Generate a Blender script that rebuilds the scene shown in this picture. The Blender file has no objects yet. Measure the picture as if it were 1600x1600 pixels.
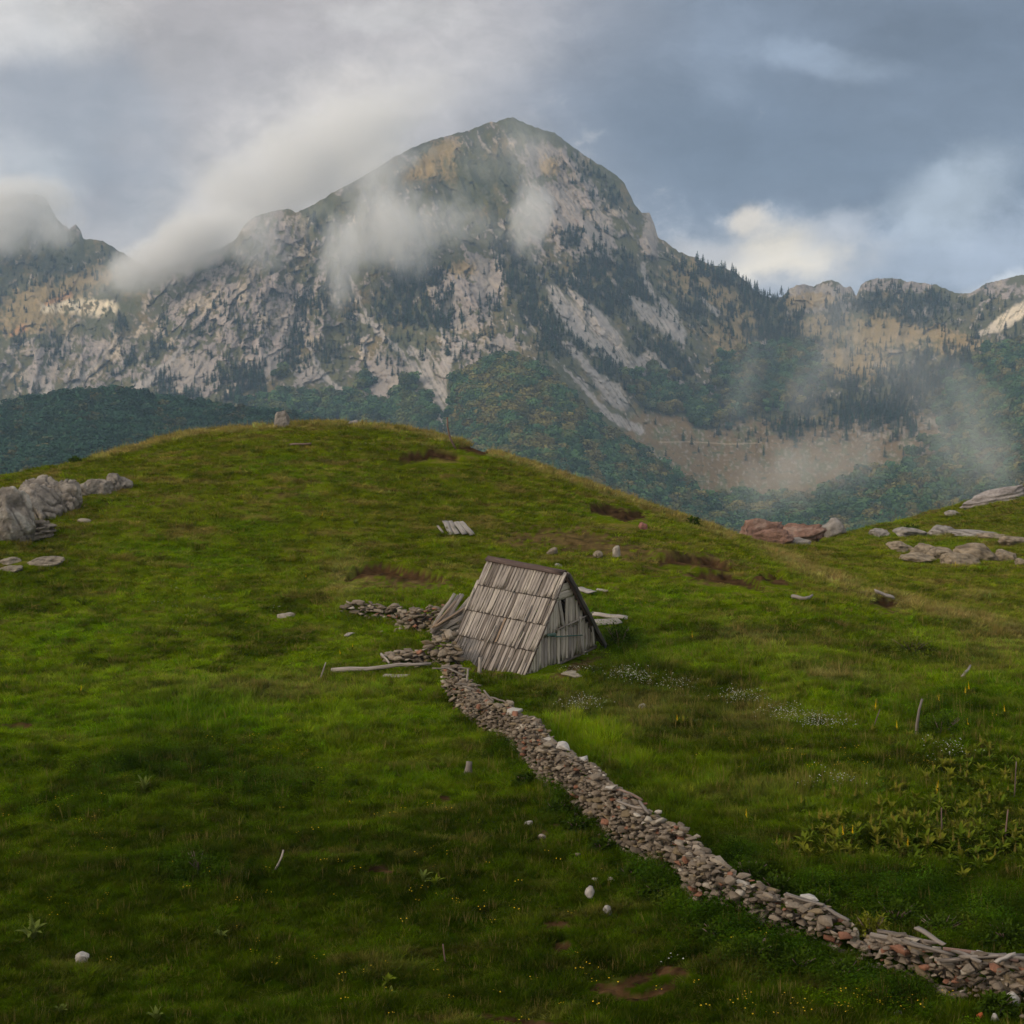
import bpy, bmesh, math, random
import numpy as np
from mathutils import Vector, Matrix

random.seed(7)
RNG = np.random.default_rng(11)
SC = bpy.context.scene
COL = SC.collection

# ------------------------------------------------------------------ camera
CAMZ = 9.0
FOV = math.radians(40.0)
FPX = 800.0 / math.tan(FOV / 2)            # focal length in photo pixels
PITCH = math.atan(200.0 / FPX)             # horizon 200 px above the centre
cam_data = bpy.data.cameras.new('camera')
cam_data.sensor_width = 36.0
cam_data.lens = 18.0 / math.tan(FOV / 2)
cam_data.clip_start = 0.3
cam_data.clip_end = 20000.0
cam = bpy.data.objects.new('camera', cam_data)
COL.objects.link(cam)
cam.location = (0, 0, CAMZ)
cam.rotation_euler = (math.pi / 2 - PITCH, 0, 0)
SC.camera = cam

# ------------------------------------------------------------------ render settings
SC.view_settings.view_transform = 'Standard'
SC.view_settings.look = 'None'
SC.view_settings.gamma = 1.0
SC.view_settings.exposure = 0.6
SC.cycles.use_denoising = True
SC.cycles.max_bounces = 6
SC.cycles.diffuse_bounces = 3
SC.cycles.transparent_max_bounces = 8
SC.cycles.volume_bounces = 4
SC.cycles.volume_max_steps = 256

# ------------------------------------------------------------------ sun and sky
SUN_EL, SUN_AZ = math.radians(22.0), math.radians(-120.0)   # azimuth from +Y, towards +X
SUN_DIR = Vector((math.sin(SUN_AZ) * math.cos(SUN_EL), math.cos(SUN_AZ) * math.cos(SUN_EL), math.sin(SUN_EL)))
sl = bpy.data.lights.new('sun', 'SUN')
sl.energy = 1.2
sl.angle = math.radians(13)
sl.color = (1.0, 0.82, 0.62)
sun = bpy.data.objects.new('sun', sl)
COL.objects.link(sun)
sun.rotation_euler = SUN_DIR.to_track_quat('Z', 'Y').to_euler()


class NB:
    """tiny node-graph builder"""
    def __init__(self, tree):
        self.t = tree

    def n(self, typ, **kw):
        nd = self.t.nodes.new(typ)
        for k, v in kw.items():
            setattr(nd, k, v)
        return nd

    def put(self, sock, val):
        if val is None:
            return
        if hasattr(val, 'links'):
            self.t.links.new(val, sock)
        else:
            sock.default_value = val

    def m(self, op, a, b=None, c=None, clamp=False):
        nd = self.n('ShaderNodeMath', operation=op, use_clamp=clamp)
        for i, x in enumerate((a, b, c)):
            self.put(nd.inputs[i], x)
        return nd.outputs[0]

    def vm(self, op, a, b=None):
        nd = self.n('ShaderNodeVectorMath', operation=op)
        self.put(nd.inputs[0], a)
        if b is not None:
            self.put(nd.inputs[1], b)
        return nd.outputs['Value'] if op in ('LENGTH', 'DOT_PRODUCT', 'DISTANCE') else nd.outputs['Vector']

    def mix(self, f, a, b, typ='MIX'):
        nd = self.n('ShaderNodeMix', data_type='RGBA', blend_type=typ)
        self.put(nd.inputs['Factor'], f)
        ins = [i for i in nd.inputs if i.type == 'RGBA']
        for s, x in zip(ins, (a, b)):
            if isinstance(x, tuple) and len(x) == 3:
                x = x + (1,)
            self.put(s, x)
        return [o for o in nd.outputs if o.type == 'RGBA'][0]

    def noise(self, vec, scale, detail=5, rough=.55, dist=0.0, col=False):
        nd = self.n('ShaderNodeTexNoise')
        self.put(nd.inputs['Vector'], vec)
        nd.inputs['Scale'].default_value = scale
        nd.inputs['Detail'].default_value = detail
        nd.inputs['Roughness'].default_value = rough
        nd.inputs['Distortion'].default_value = dist
        return nd.outputs['Color'] if col else nd.outputs[0]

    def ramp(self, f, lo, hi, smooth=True):
        nd = self.n('ShaderNodeMapRange', interpolation_type='SMOOTHSTEP' if smooth else 'LINEAR')
        self.put(nd.inputs['Value'], f)
        nd.inputs['From Min'].default_value = lo
        nd.inputs['From Max'].default_value = hi
        return nd.outputs[0]

    def xyz(self, x, y, z):
        nd = self.n('ShaderNodeCombineXYZ')
        for i, v in enumerate((x, y, z)):
            self.put(nd.inputs[i], v)
        return nd.outputs[0]

    def sep(self, v):
        nd = self.n('ShaderNodeSeparateXYZ')
        self.put(nd.inputs[0], v)
        return nd.outputs


CP, SP = math.cos(PITCH), math.sin(PITCH)


def ray(u, v):
    """direction through photo pixel (u, v), scaled so that its y is 1: (x, z)"""
    xc = (u - 800.0) / FPX
    yc = (800.0 - v) / FPX
    dy = CP + yc * SP
    return xc / dy, (-SP + yc * CP) / dy


def pix(u, v, Y):
    rx, rz = ray(u, v)
    return rx * Y, Y, CAMZ + rz * Y


def proj(x, y, z):
    dz = z - CAMZ
    fwd = y * CP - dz * SP
    up = y * SP + dz * CP
    return 800.0 + FPX * x / fwd, 800.0 - FPX * up / fwd


# world: Nishita sky seen through gaps of a broken cloud deck
world = bpy.data.worlds.new('World')
SC.world = world
world.use_nodes = True
wt = world.node_tree
wt.nodes.clear()
W = NB(wt)
geo_dir = W.n('ShaderNodeTexCoord').outputs['Generated']
sky = W.n('ShaderNodeTexSky', sky_type='NISHITA', sun_disc=False)
sky.sun_elevation = SUN_EL
sky.sun_rotation = SUN_AZ
sky.altitude = 1500
sx, sy, sz = W.sep(geo_dir)
yy = W.m('MAXIMUM', sy, 0.05)
n1 = W.noise(geo_dir, 5.0, 7, .6, .3, col=True)
wr = W.vm('MULTIPLY', W.vm('SUBTRACT', n1, (0.5, 0.5, 0.5)), (0.075, 0.075, 0.075))
wx, wz, _w = W.sep(wr)
ca = W.m('ADD', W.m('DIVIDE', sx, yy), wx)
cb = W.m('ADD', W.m('DIVIDE', sz, yy), wz)
n2 = W.vm('MULTIPLY', W.vm('SUBTRACT', W.noise(geo_dir, 13.0, 5, .6, 0, col=True), (.5, .5, .5)), (.05, .05, .05))
fdir = W.vm('ADD', W.vm('MULTIPLY', geo_dir, (1.0, 1.0, 1.5)), n2)
fine = W.m('ADD', W.m('MULTIPLY', W.noise(fdir, 9.0, 10, .64), .6), W.m('MULTIPLY', W.noise(W.vm('ADD', fdir, (3.1, 1.7, .4)), 24.0, 8, .66), .4))
layer = W.noise(W.vm('MULTIPLY', fdir, (1.0, 1.0, 2.2)), 7.0, 7, .62, .6)
K = 10.0                                     # background strength is 1 / K
K_ = lambda c: tuple(K * x for x in c)
base = W.mix(W.ramp(ca, -0.10, 0.16), K_((.365, .335, .335)), K_((.140, .172, .228)))


def cloud_blob(col, u, v, su, sv, ang, c, amp, ragged=0.0):
    a0, b0 = ray(u, v)
    da = W.m('SUBTRACT', ca, a0)
    db = W.m('SUBTRACT', cb, b0)
    cs, sn = math.cos(math.radians(ang)), math.sin(math.radians(ang))
    p = W.m('MULTIPLY', W.m('ADD', W.m('MULTIPLY', da, cs), W.m('MULTIPLY', db, sn)), FPX / su)
    q = W.m('MULTIPLY', W.m('SUBTRACT', W.m('MULTIPLY', db, cs), W.m('MULTIPLY', da, sn)), FPX / sv)
    r2 = W.m('ADD', W.m('MULTIPLY', p, p), W.m('MULTIPLY', q, q))
    w = W.m('MULTIPLY', W.m('EXPONENT', W.m('MULTIPLY', r2, -1.0)), amp)
    if ragged:
        w = W.m('MULTIPLY', W.ramp(W.m('ADD', W.m('DIVIDE', w, amp), W.m('MULTIPLY', W.m('SUBTRACT', fine, .5), 8 * ragged)), .15, .92), min(amp, 1.0))
    return W.mix(W.m('MINIMUM', w, 1.0), col, K_(c))


SKYBLOBS = [
    # u, v, half-width, half-height, angle, colour, amount, raggedness
    (180, 120, 330, 110, 0, (.30, .285, .29), .8, 0),
    (250, 290, 200, 70, 0, (.27, .255, .27), .75, .05),
    (470, 250, 420, 130, 27, (.47, .44, .425), .95, .10),
    (420, 270, 270, 90, 30, (.58, .525, .475), .8, .14),
    (40, 20, 190, 70, 0, (.56, .53, .50), .85, .12),
    (610, 30, 140, 40, 0, (.46, .44, .43), .7, .2),
    (40, 270, 90, 70, 0, (.52, .49, .47), .7, .15),
    (1250, 215, 420, 110, -6, (.104, .134, .186), .95, 0),
    (1540, 60, 260, 110, 0, (.102, .132, .184), .8, 0),
    (1130, 60, 60, 90, 10, (.19, .23, .30), .5, .2),
    (1290, 70, 130, 26, -5, (.24, .29, .37), .6, .1),
    (1400, 400, 420, 80, 0, (.32, .37, .45), .85, .18),
    (1480, 300, 120, 70, 20, (.36, .41, .47), .8, .12),
    (1200, 405, 190, 66, 6, (.37, .38, .40), 1.0, .22),
    (1225, 392, 105, 42, 12, (.60, .545, .46), 1.0, .26),
    (1180, 340, 34, 30, 0, (.58, .52, .44), .9, .22),
    (1110, 385, 70, 24, -10, (.44, .43, .43), .8, .2),
    (1300, 350, 70, 30, 30, (.34, .36, .40), .8, .25),
    (1560, 440, 70, 16, 12, (.50, .53, .57), .9, .1),
]
cc = base
for bl in SKYBLOBS:
    cc = cloud_blob(cc, *bl)
# the rest of the dome, which only lights the scene: grey overcast, open and bright towards the sun
sd = W.vm('DOT_PRODUCT', geo_dir, tuple(SUN_DIR))
glow = W.m('POWER', W.m('MAXIMUM', W.m('ADD', W.m('MULTIPLY', sd, .75), .25), 0.0), 2.2)
dome = W.mix(W.ramp(W.noise(geo_dir, 2.2, 5, .55), .35, .7), K_((.36, .365, .38)), K_((.52, .52, .52)))
dome = W.mix(W.m('MULTIPLY', glow, .9, clamp=True), dome, K_((.95, .88, .78)))
front = W.m('MULTIPLY', W.ramp(sy, .55, .85), W.m('SUBTRACT', 1.0, W.ramp(sz, .33, .6)))
cloudc = W.mix(front, dome, cc)
shade = W.m('ADD', W.m('ADD', .20, W.m('MULTIPLY', fine, .95)), W.m('MULTIPLY', layer, .65))
cloudc = W.mix(1.0, cloudc, W.xyz(shade, shade, shade), 'MULTIPLY')
gap = W.m('MULTIPLY', W.ramp(W.noise(geo_dir, 3.1, 5, .5), .57, .72), .35)
final = W.mix(gap, cloudc, W.mix(1.0, sky.outputs[0], (.6, .6, .6), 'MULTIPLY'))
bg = W.n('ShaderNodeBackground')
W.put(bg.inputs['Color'], final)
bg.inputs['Strength'].default_value = 1.0 / K
wo = W.n('ShaderNodeOutputWorld')
wt.links.new(bg.outputs[0], wo.inputs['Surface'])
world.cycles.sampling_method = 'MANUAL'
world.cycles.sample_map_resolution = 512

# ------------------------------------------------------------------ numpy noise


def _hash(ix, iy, seed):
    h = (ix.astype(np.int64) * 374761393 + iy.astype(np.int64) * 668265263 + seed * 144665) & 0xffffffff
    h = ((h ^ (h >> 13)) * 1274126177) & 0xffffffff
    return (h ^ (h >> 16)) & 0xffff


def gn(x, y, seed=0):
    """2-D gradient noise, about -0.7 .. 0.7"""
    xi = np.floor(x)
    yi = np.floor(y)
    fx = x - xi
    fy = y - yi
    wx_ = fx * fx * fx * (fx * (fx * 6 - 15) + 10)
    wy_ = fy * fy * fy * (fy * (fy * 6 - 15) + 10)

    def g(ox, oy):
        a = _hash(xi + ox, yi + oy, seed) * (2 * math.pi / 65536.0)
        return np.cos(a) * (fx - ox) + np.sin(a) * (fy - oy)
    a = g(0, 0) * (1 - wx_) + g(1, 0) * wx_
    b = g(0, 1) * (1 - wx_) + g(1, 1) * wx_
    return a * (1 - wy_) + b * wy_


def fbm(x, y, octv=5, seed=0, gain=.5):
    s = 0.0
    a = 1.0
    for o in range(octv):
        s = s + a * gn(x, y, seed + o * 17)
        x = x * 2.03 + 5.3
        y = y * 2.03 - 3.7
        a *= gain
    return s


def ridged(x, y, octv=5, seed=0, gain=.5):
    s = 0.0
    a = 1.0
    for o in range(octv):
        s = s + a * (1 - 2.6 * np.abs(gn(x, y, seed + o * 17)))
        x = x * 2.07 + 1.3
        y = y * 2.07 - 7.7
        a *= gain
    return s


def worley(x, y, seed=0):
    """nearest of scattered cells: distances to the two nearest, a random number per cell, offset from the cell point"""
    xi = np.floor(x)
    yi = np.floor(y)
    f1 = np.full(np.shape(x), 9.0)
    f2 = np.full(np.shape(x), 9.0)
    idh = np.zeros(np.shape(x))
    ox = np.zeros(np.shape(x))
    oy = np.zeros(np.shape(x))
    for a in (-1, 0, 1):
        for b in (-1, 0, 1):
            hx = _hash(xi + a, yi + b, seed) / 65536.0
            hy = _hash(xi + a, yi + b, seed + 31) / 65536.0
            dx = x - (xi + a + hx)
            dy = y - (yi + b + hy)
            d = np.hypot(dx, dy)
            near = d < f1
            f2 = np.where(near, f1, np.minimum(f2, d))
            idh = np.where(near, _hash(xi + a, yi + b, seed + 77) / 65536.0, idh)
            ox = np.where(near, dx, ox)
            oy = np.where(near, dy, oy)
            f1 = np.where(near, d, f1)
    return f1, f2, idh, ox, oy


def facets(x, y, seed):
    """piecewise planar height, like broken rock faces"""
    f1, f2, h, ox, oy = worley(x, y, seed)
    return (h - .5) + 1.1 * ox * np.cos(h * 40) + 1.1 * oy * np.sin(h * 57), f2 - f1, h


def sstep(lo, hi, x):
    t = np.clip((x - lo) / (hi - lo), 0, 1)
    return t * t * (3 - 2 * t)


def blob(u, v, cu, cv, su, sv, ang=0.0):
    c, s = math.cos(math.radians(ang)), math.sin(math.radians(ang))
    p = ((u - cu) * c + (v - cv) * s) / su
    q = ((v - cv) * c - (u - cu) * s) / sv
    return np.exp(-(p * p + q * q))


def stroke(u, v, pts, soft=.5):
    """1 inside a polyline of varying half-width (u, v, w)"""
    best = np.full(np.shape(u), 1e9)
    for (x0, y0, w0), (x1, y1, w1) in zip(pts[:-1], pts[1:]):
        dx, dy = x1 - x0, y1 - y0
        t = np.clip(((u - x0) * dx + (v - y0) * dy) / (dx * dx + dy * dy + 1e-9), 0, 1)
        d = np.hypot(u - x0 - t * dx, v - y0 - t * dy) / (w0 + t * (w1 - w0))
        best = np.minimum(best, d)
    return 1 - sstep(1 - soft, 1 + soft, best)


def poly(u, v, pts):
    ins = np.zeros(np.shape(u), bool)
    n = len(pts)
    for i in range(n):
        x0, y0 = pts[i]
        x1, y1 = pts[(i + 1) % n]
        if y0 == y1:
            continue
        ins ^= ((y0 > v) != (y1 > v)) & (u < (x1 - x0) * (v - y0) / (y1 - y0) + x0)
    return ins.astype(float)


def tps_fit(pts, vals, scale, reg=1e-4):
    p = np.asarray(pts, float) / scale
    n = len(p)
    d = np.linalg.norm(p[:, None] - p[None], axis=2)
    Km = np.where(d > 0, d * d * np.log(np.maximum(d, 1e-9)), 0) + reg * np.eye(n)
    A = np.zeros((n + 3, n + 3))
    A[:n, :n] = Km
    A[:n, n] = 1
    A[:n, n + 1:] = p
    A[n:, :n] = A[:n, n:].T
    w = np.linalg.solve(A, np.concatenate([np.asarray(vals, float), np.zeros(3)]))

    def f(x, y):
        x = np.asarray(x, float) / scale
        y = np.asarray(y, float) / scale
        r = w[n] + w[n + 1] * x + w[n + 2] * y
        for i in range(n):
            d2 = (x - p[i, 0]) ** 2 + (y - p[i, 1]) ** 2
            r = r + w[i] * .5 * d2 * np.log(np.maximum(d2, 1e-12))
        return r
    return f


# ------------------------------------------------------------------ mesh and object helpers


def mesh_np(name, verts, faces, cols=None, smooth=False, mats=None, mat_idx=None):
    """faces: list of (n,3) or (n,4) index arrays"""
    me = bpy.data.meshes.new(name)
    verts = np.asarray(verts, np.float32)
    loops, starts, cnt = [], [], 0
    for f in (faces if isinstance(faces, list) else [faces]):
        f = np.asarray(f, np.int32)
        if not len(f):
            continue
        k = f.shape[1]
        loops.append(f.ravel())
        starts.append(cnt + np.arange(len(f)) * k)
        cnt += f.size
    loops = np.concatenate(loops)
    starts = np.concatenate(starts)
    me.vertices.add(len(verts))
    me.vertices.foreach_set('co', verts.ravel())
    me.loops.add(len(loops))
    me.loops.foreach_set('vertex_index', loops.astype(np.int32))
    me.polygons.add(len(starts))
    me.polygons.foreach_set('loop_start', starts.astype(np.int32))
    if cols is not None:
        at = me.color_attributes.new('col', 'FLOAT_COLOR', 'POINT')
        c4 = np.ones((len(verts), 4), np.float32)
        c4[:, :3] = cols
        at.data.foreach_set('color', c4.ravel())
    me.update(calc_edges=True)
    me.validate()
    if smooth:
        me.polygons.foreach_set('use_smooth', np.ones(len(me.polygons), bool))
    for m_ in (mats or []):
        me.materials.append(m_)
    if mat_idx is not None:
        me.polygons.foreach_set('material_index', np.asarray(mat_idx, np.int32))
    return me


def link(name, data, parent=None, loc=None):
    o = bpy.data.objects.new(name, data)
    COL.objects.link(o)
    if parent is not None:
        o.parent = parent
    if loc is not None:
        o.location = loc
    return o


def tag(o, label=None, cat=None, group=None, kind=None):
    if label:
        o['label'] = label
    if cat:
        o['category'] = cat
    if group:
        o['group'] = group
    if kind:
        o['kind'] = kind
    return o


def attr_material(name, rough=.9, attr='col', instancer=False, bump=None, transl=0.0, spec=.2, vary=None):
    """albedo from a colour attribute, with fine grain from noise"""
    m_ = bpy.data.materials.new(name)
    m_.use_nodes = True
    t = m_.node_tree
    t.nodes.clear()
    B = NB(t)
    at = B.n('ShaderNodeAttribute', attribute_name=attr)
    if instancer:
        at.attribute_type = 'INSTANCER'
    c = at.outputs['Color']
    pos = B.n('ShaderNodeTexCoord').outputs['Object']
    if vary:
        sc_, amt = vary
        nn = B.noise(pos, sc_, 6, .65)
        k = B.m('ADD', 1 - amt, B.m('MULTIPLY', nn, 2 * amt))
        c = B.mix(1.0, c, B.xyz(k, k, k), 'MULTIPLY')
    out = B.n('ShaderNodeOutputMaterial')
    pr = B.n('ShaderNodeBsdfPrincipled')
    B.put(pr.inputs['Base Color'], c)
    pr.inputs['Roughness'].default_value = rough
    pr.inputs['Specular IOR Level'].default_value = spec
    if bump:
        sc_, st, dist = bump
        bn = B.n('ShaderNodeBump')
        bn.inputs['Strength'].default_value = st
        bn.inputs['Distance'].default_value = dist
        B.put(bn.inputs['Height'], B.noise(pos, sc_, 8, .65))
        t.links.new(bn.outputs[0], pr.inputs['Normal'])
    sh = pr.outputs[0]
    if transl:
        tr = B.n('ShaderNodeBsdfTranslucent')
        B.put(tr.inputs['Color'], c)
        mx = B.n('ShaderNodeMixShader')
        mx.inputs[0].default_value = transl
        t.links.new(sh, mx.inputs[1])
        t.links.new(tr.outputs[0], mx.inputs[2])
        sh = mx.outputs[0]
    t.links.new(sh, out.inputs['Surface'])
    return m_


def instancer(name, pts, cols, protos, scale, yaw, idx, tilt=None):
    """one object that scatters prototype meshes on given points (for what nobody could count)"""
    me = bpy.data.meshes.new(name)
    n = len(pts)
    me.vertices.add(n)
    me.vertices.foreach_set('co', np.asarray(pts, np.float32).ravel())
    a = me.attributes.new('col', 'FLOAT_COLOR', 'POINT')
    c4 = np.ones((n, 4), np.float32)
    c4[:, :3] = cols
    a.data.foreach_set('color', c4.ravel())
    a = me.attributes.new('rot', 'FLOAT_VECTOR', 'POINT')
    r = np.zeros((n, 3), np.float32)
    r[:, 2] = yaw
    if tilt is not None:
        r[:, :2] = tilt
    a.data.foreach_set('vector', r.ravel())
    a = me.attributes.new('scl', 'FLOAT_VECTOR', 'POINT')
    s = np.asarray(scale, np.float32)
    if s.ndim == 1:
        s = np.repeat(s[:, None], 3, 1)
    a.data.foreach_set('vector', np.ascontiguousarray(s).ravel())
    a = me.attributes.new('pick', 'INT', 'POINT')
    a.data.foreach_set('value', np.asarray(idx, np.int32))
    o = link(name, me)
    pc = bpy.data.collections.new(name + '_kinds')
    for i, pm in enumerate(protos):
        po = bpy.data.objects.new('%s_kind_%02d' % (name, i), pm)
        pc.objects.link(po)
    ng = bpy.data.node_groups.new(name + '_scatter', 'GeometryNodeTree')
    ng.interface.new_socket('Geometry', in_out='INPUT', socket_type='NodeSocketGeometry')
    ng.interface.new_socket('Geometry', in_out='OUTPUT', socket_type='NodeSocketGeometry')
    gi = ng.nodes.new('NodeGroupInput')
    go = ng.nodes.new('NodeGroupOutput')
    ci = ng.nodes.new('GeometryNodeCollectionInfo')
    ci.inputs['Collection'].default_value = pc
    ci.inputs['Separate Children'].default_value = True
    ci.inputs['Reset Children'].default_value = True
    ip = ng.nodes.new('GeometryNodeInstanceOnPoints')
    ip.inputs['Pick Instance'].default_value = True

    def na(nm, dt):
        nd = ng.nodes.new('GeometryNodeInputNamedAttribute')
        nd.data_type = dt
        nd.inputs['Name'].default_value = nm
        return nd.outputs['Attribute']
    L = ng.links.new
    L(gi.outputs[0], ip.inputs['Points'])
    L(ci.outputs[0], ip.inputs['Instance'])
    L(na('pick', 'INT'), ip.inputs['Instance Index'])
    L(na('rot', 'FLOAT_VECTOR'), ip.inputs['Rotation'])
    L(na('scl', 'FLOAT_VECTOR'), ip.inputs['Scale'])
    L(ip.outputs[0], go.inputs[0])
    md = o.modifiers.new('scatter', 'NODES')
    md.node_group = ng
    return o
# ------------------------------------------------------------------ mountain: a real surface 1.2 to 2.4 km away
SKYL = np.array([(-400, 330), (-250, 290), (-120, 318), (-50, 322), (0, 311), (20, 303), (55, 303), (70, 308), (80, 325), (90, 343), (100, 352),
    (108, 358), (112, 354), (118, 351), (125, 358), (130, 373), (160, 376), (200, 400), (240, 425), (260, 418),
    (290, 408), (297, 403), (320, 396), (345, 388), (368, 374), (382, 350), (400, 337), (430, 329), (450, 326),
    (462, 332), (490, 320), (520, 301), (560, 280), (620, 243), (650, 228), (680, 217), (700, 212), (735, 203),
    (750, 197), (768, 189), (776, 192), (785, 186), (800, 183), (815, 190), (845, 202), (866, 207), (885, 222),
    (920, 247), (945, 262), (965, 275), (975, 285), (983, 302), (990, 317), (1002, 332), (1015, 332), (1022, 350),
    (1028, 370), (1045, 381), (1060, 393), (1085, 402), (1105, 412), (1130, 418), (1150, 426), (1165, 440), (1185, 458),
    (1205, 466), (1222, 464), (1232, 452), (1245, 446), (1258, 444), (1272, 448), (1285, 440), (1300, 437), (1312, 443), (1320, 449),
    (1330, 448), (1338, 462), (1345, 447), (1352, 440), (1368, 435), (1400, 435), (1420, 440), (1440, 442), (1465, 446),
    (1480, 452), (1492, 458), (1510, 459), (1525, 453), (1540, 443), (1565, 437), (1590, 430), (1620, 428), (1700, 400), (1850, 330), (2000, 300)], float)


def skyl(u):
    return np.interp(u, SKYL[:, 0], SKYL[:, 1]) + 2.2 * fbm(u / 9.0, u * 0 + 3.1, 3, 91)


DC = np.array([(-400, 300, 2300), (-400, 600, 1750), (-400, 850, 1350), (0, 300, 2350), (130, 375, 2300), (300, 400, 2020), (460, 325, 2000), (640, 240, 2080), (800, 184, 2150),
    (1000, 330, 2080), (1190, 460, 2120), (1400, 437, 2350), (1600, 430, 2250), (2000, 300, 2100),
    (0, 500, 1960), (300, 520, 1820), (500, 500, 1800), (650, 450, 1810), (800, 400, 1880), (950, 400, 1920), (1100, 550, 1830),
    (1300, 560, 2020), (1500, 560, 1920), (1600, 550, 1780), (2000, 600, 1500),
    (0, 640, 1700), (300, 640, 1610), (600, 640, 1560), (700, 600, 1560), (800, 570, 1530), (900, 700, 1330), (1000, 780, 1240),
    (800, 800, 1150), (700, 800, 1180), (1000, 650, 1620), (1150, 650, 1720), (1250, 720, 1540), (1200, 790, 1350), (1400, 780, 1330),
    (1600, 760, 1150), (1500, 660, 1650), (300, 800, 1250), (0, 800, 1300), (1000, 870, 1130), (1500, 870, 1050), (500, 870, 1100), (2000, 850, 1000)], float)
_d_base = tps_fit(DC[:, :2], DC[:, 2], 400.0, 1e-3)
_KU = np.array([(-400, -.3), (0, -.3), (250, -.38), (450, -.12), (600, .3), (800, .6), (950, .8), (1080, .6), (1200, .1), (1400, -.25), (1600, -.6), (2000, -.6)])


def m_relief(u, v):
    """how far rock stands proud of the smooth slope, in metres (gullies, ribs, crags)"""
    k = np.interp(u, _KU[:, 0], _KU[:, 1])
    s = u - k * (v - 460.0) + 9 * fbm(u / 60, v / 60, 4, 5)
    r = ridged(s / 95.0, v / 300.0, 2, 21) * 30
    r = r + ridged(s / 38.0, v / 110.0, 3, 33, .5) * 12
    r = r + ridged(s / 13.0 + .3 * gn(u / 30, v / 30, 8), v / 44.0, 3, 41, .55) * 2.0
    wu = s + 5 * fbm(u / 20, v / 20, 3, 47)
    wv = v + 5 * fbm(u / 20, v / 20, 3, 48)
    r = r + 11 * facets(wu / 30.0, wv / 42.0, 401)[0] + 4.2 * facets(wu / 12.0, wv / 17.0, 402)[0] + 1.6 * facets(wu / 5.5, wv / 7.5, 403)[0]
    lg = (v + .25 * u * np.sign(800 - u) * .4 + 26 * fbm(u / 45, v / 30, 4, 45)) / 21.0
    fr = lg - np.floor(lg)
    r = r + 4.5 * np.where(fr < .78, fr / .78, (1 - fr) / .22) * (.5 + gn(u / 26, v / 26, 46))
    r = r + fbm(u / 5.0, v / 6.0, 3, 55, .55) * 2.4
    rough = (.35 + .65 * rocky(u, v)) * (1 - .85 * blob(u, v, 1220, 735, 200, 75))
    return r * rough


def rocky(u, v):
    r = .30 + 0 * u
    r = np.maximum(r, .95 * blob(u, v, 380, 480, 190, 110))
    r = np.maximum(r, .8 * blob(u, v, 130, 560, 150, 80))
    r = np.maximum(r, .95 * blob(u, v, 440, 370, 70, 60))
    r = np.maximum(r, .80 * blob(u, v, 880, 310, 70, 120, 20))
    r = np.maximum(r, .5 * blob(u, v, 800, 215, 70, 40))
    r = np.maximum(r, .9 * blob(u, v, 735, 455, 75, 75))
    r = np.maximum(r, .6 * blob(u, v, 610, 560, 90, 70))
    r = np.maximum(r, .62 * blob(u, v, 720, 560, 90, 60))
    r = np.maximum(r, .95 * blob(u, v, 1285, 465, 65, 26))
    r = np.maximum(r, .9 * blob(u, v, 1400, 448, 70, 14))
    r = np.maximum(r, .8 * blob(u, v, 1570, 450, 60, 22))
    r = np.maximum(r, .7 * blob(u, v, 310, 590, 80, 50))
    r = np.maximum(r, .6 * blob(u, v, 40, 340, 80, 40))
    r = np.maximum(r, .85 * blob(u, v, 1015, 370, 16, 50))
    r = r * (1 - .95 * sstep(610, 660, v) * sstep(900, 960, u))
    r = r * (1 - .8 * poly(u, v, SPUR))
    return r


SPUR = [(690, 1000), (704, 640), (712, 592), (760, 570), (800, 566), (850, 590), (905, 640), (960, 690), (1010, 720), (1060, 752), (1100, 790), (1130, 812), (1180, 1000)]


def m_point(u, v):
    vs = skyl(u)
    fade = sstep(-2, 26, v - vs)
    D = _d_base(u, np.maximum(v, vs)) - m_relief(u, v) * fade
    x, y, z = pix(u, v, D)
    return x, D, z


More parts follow.
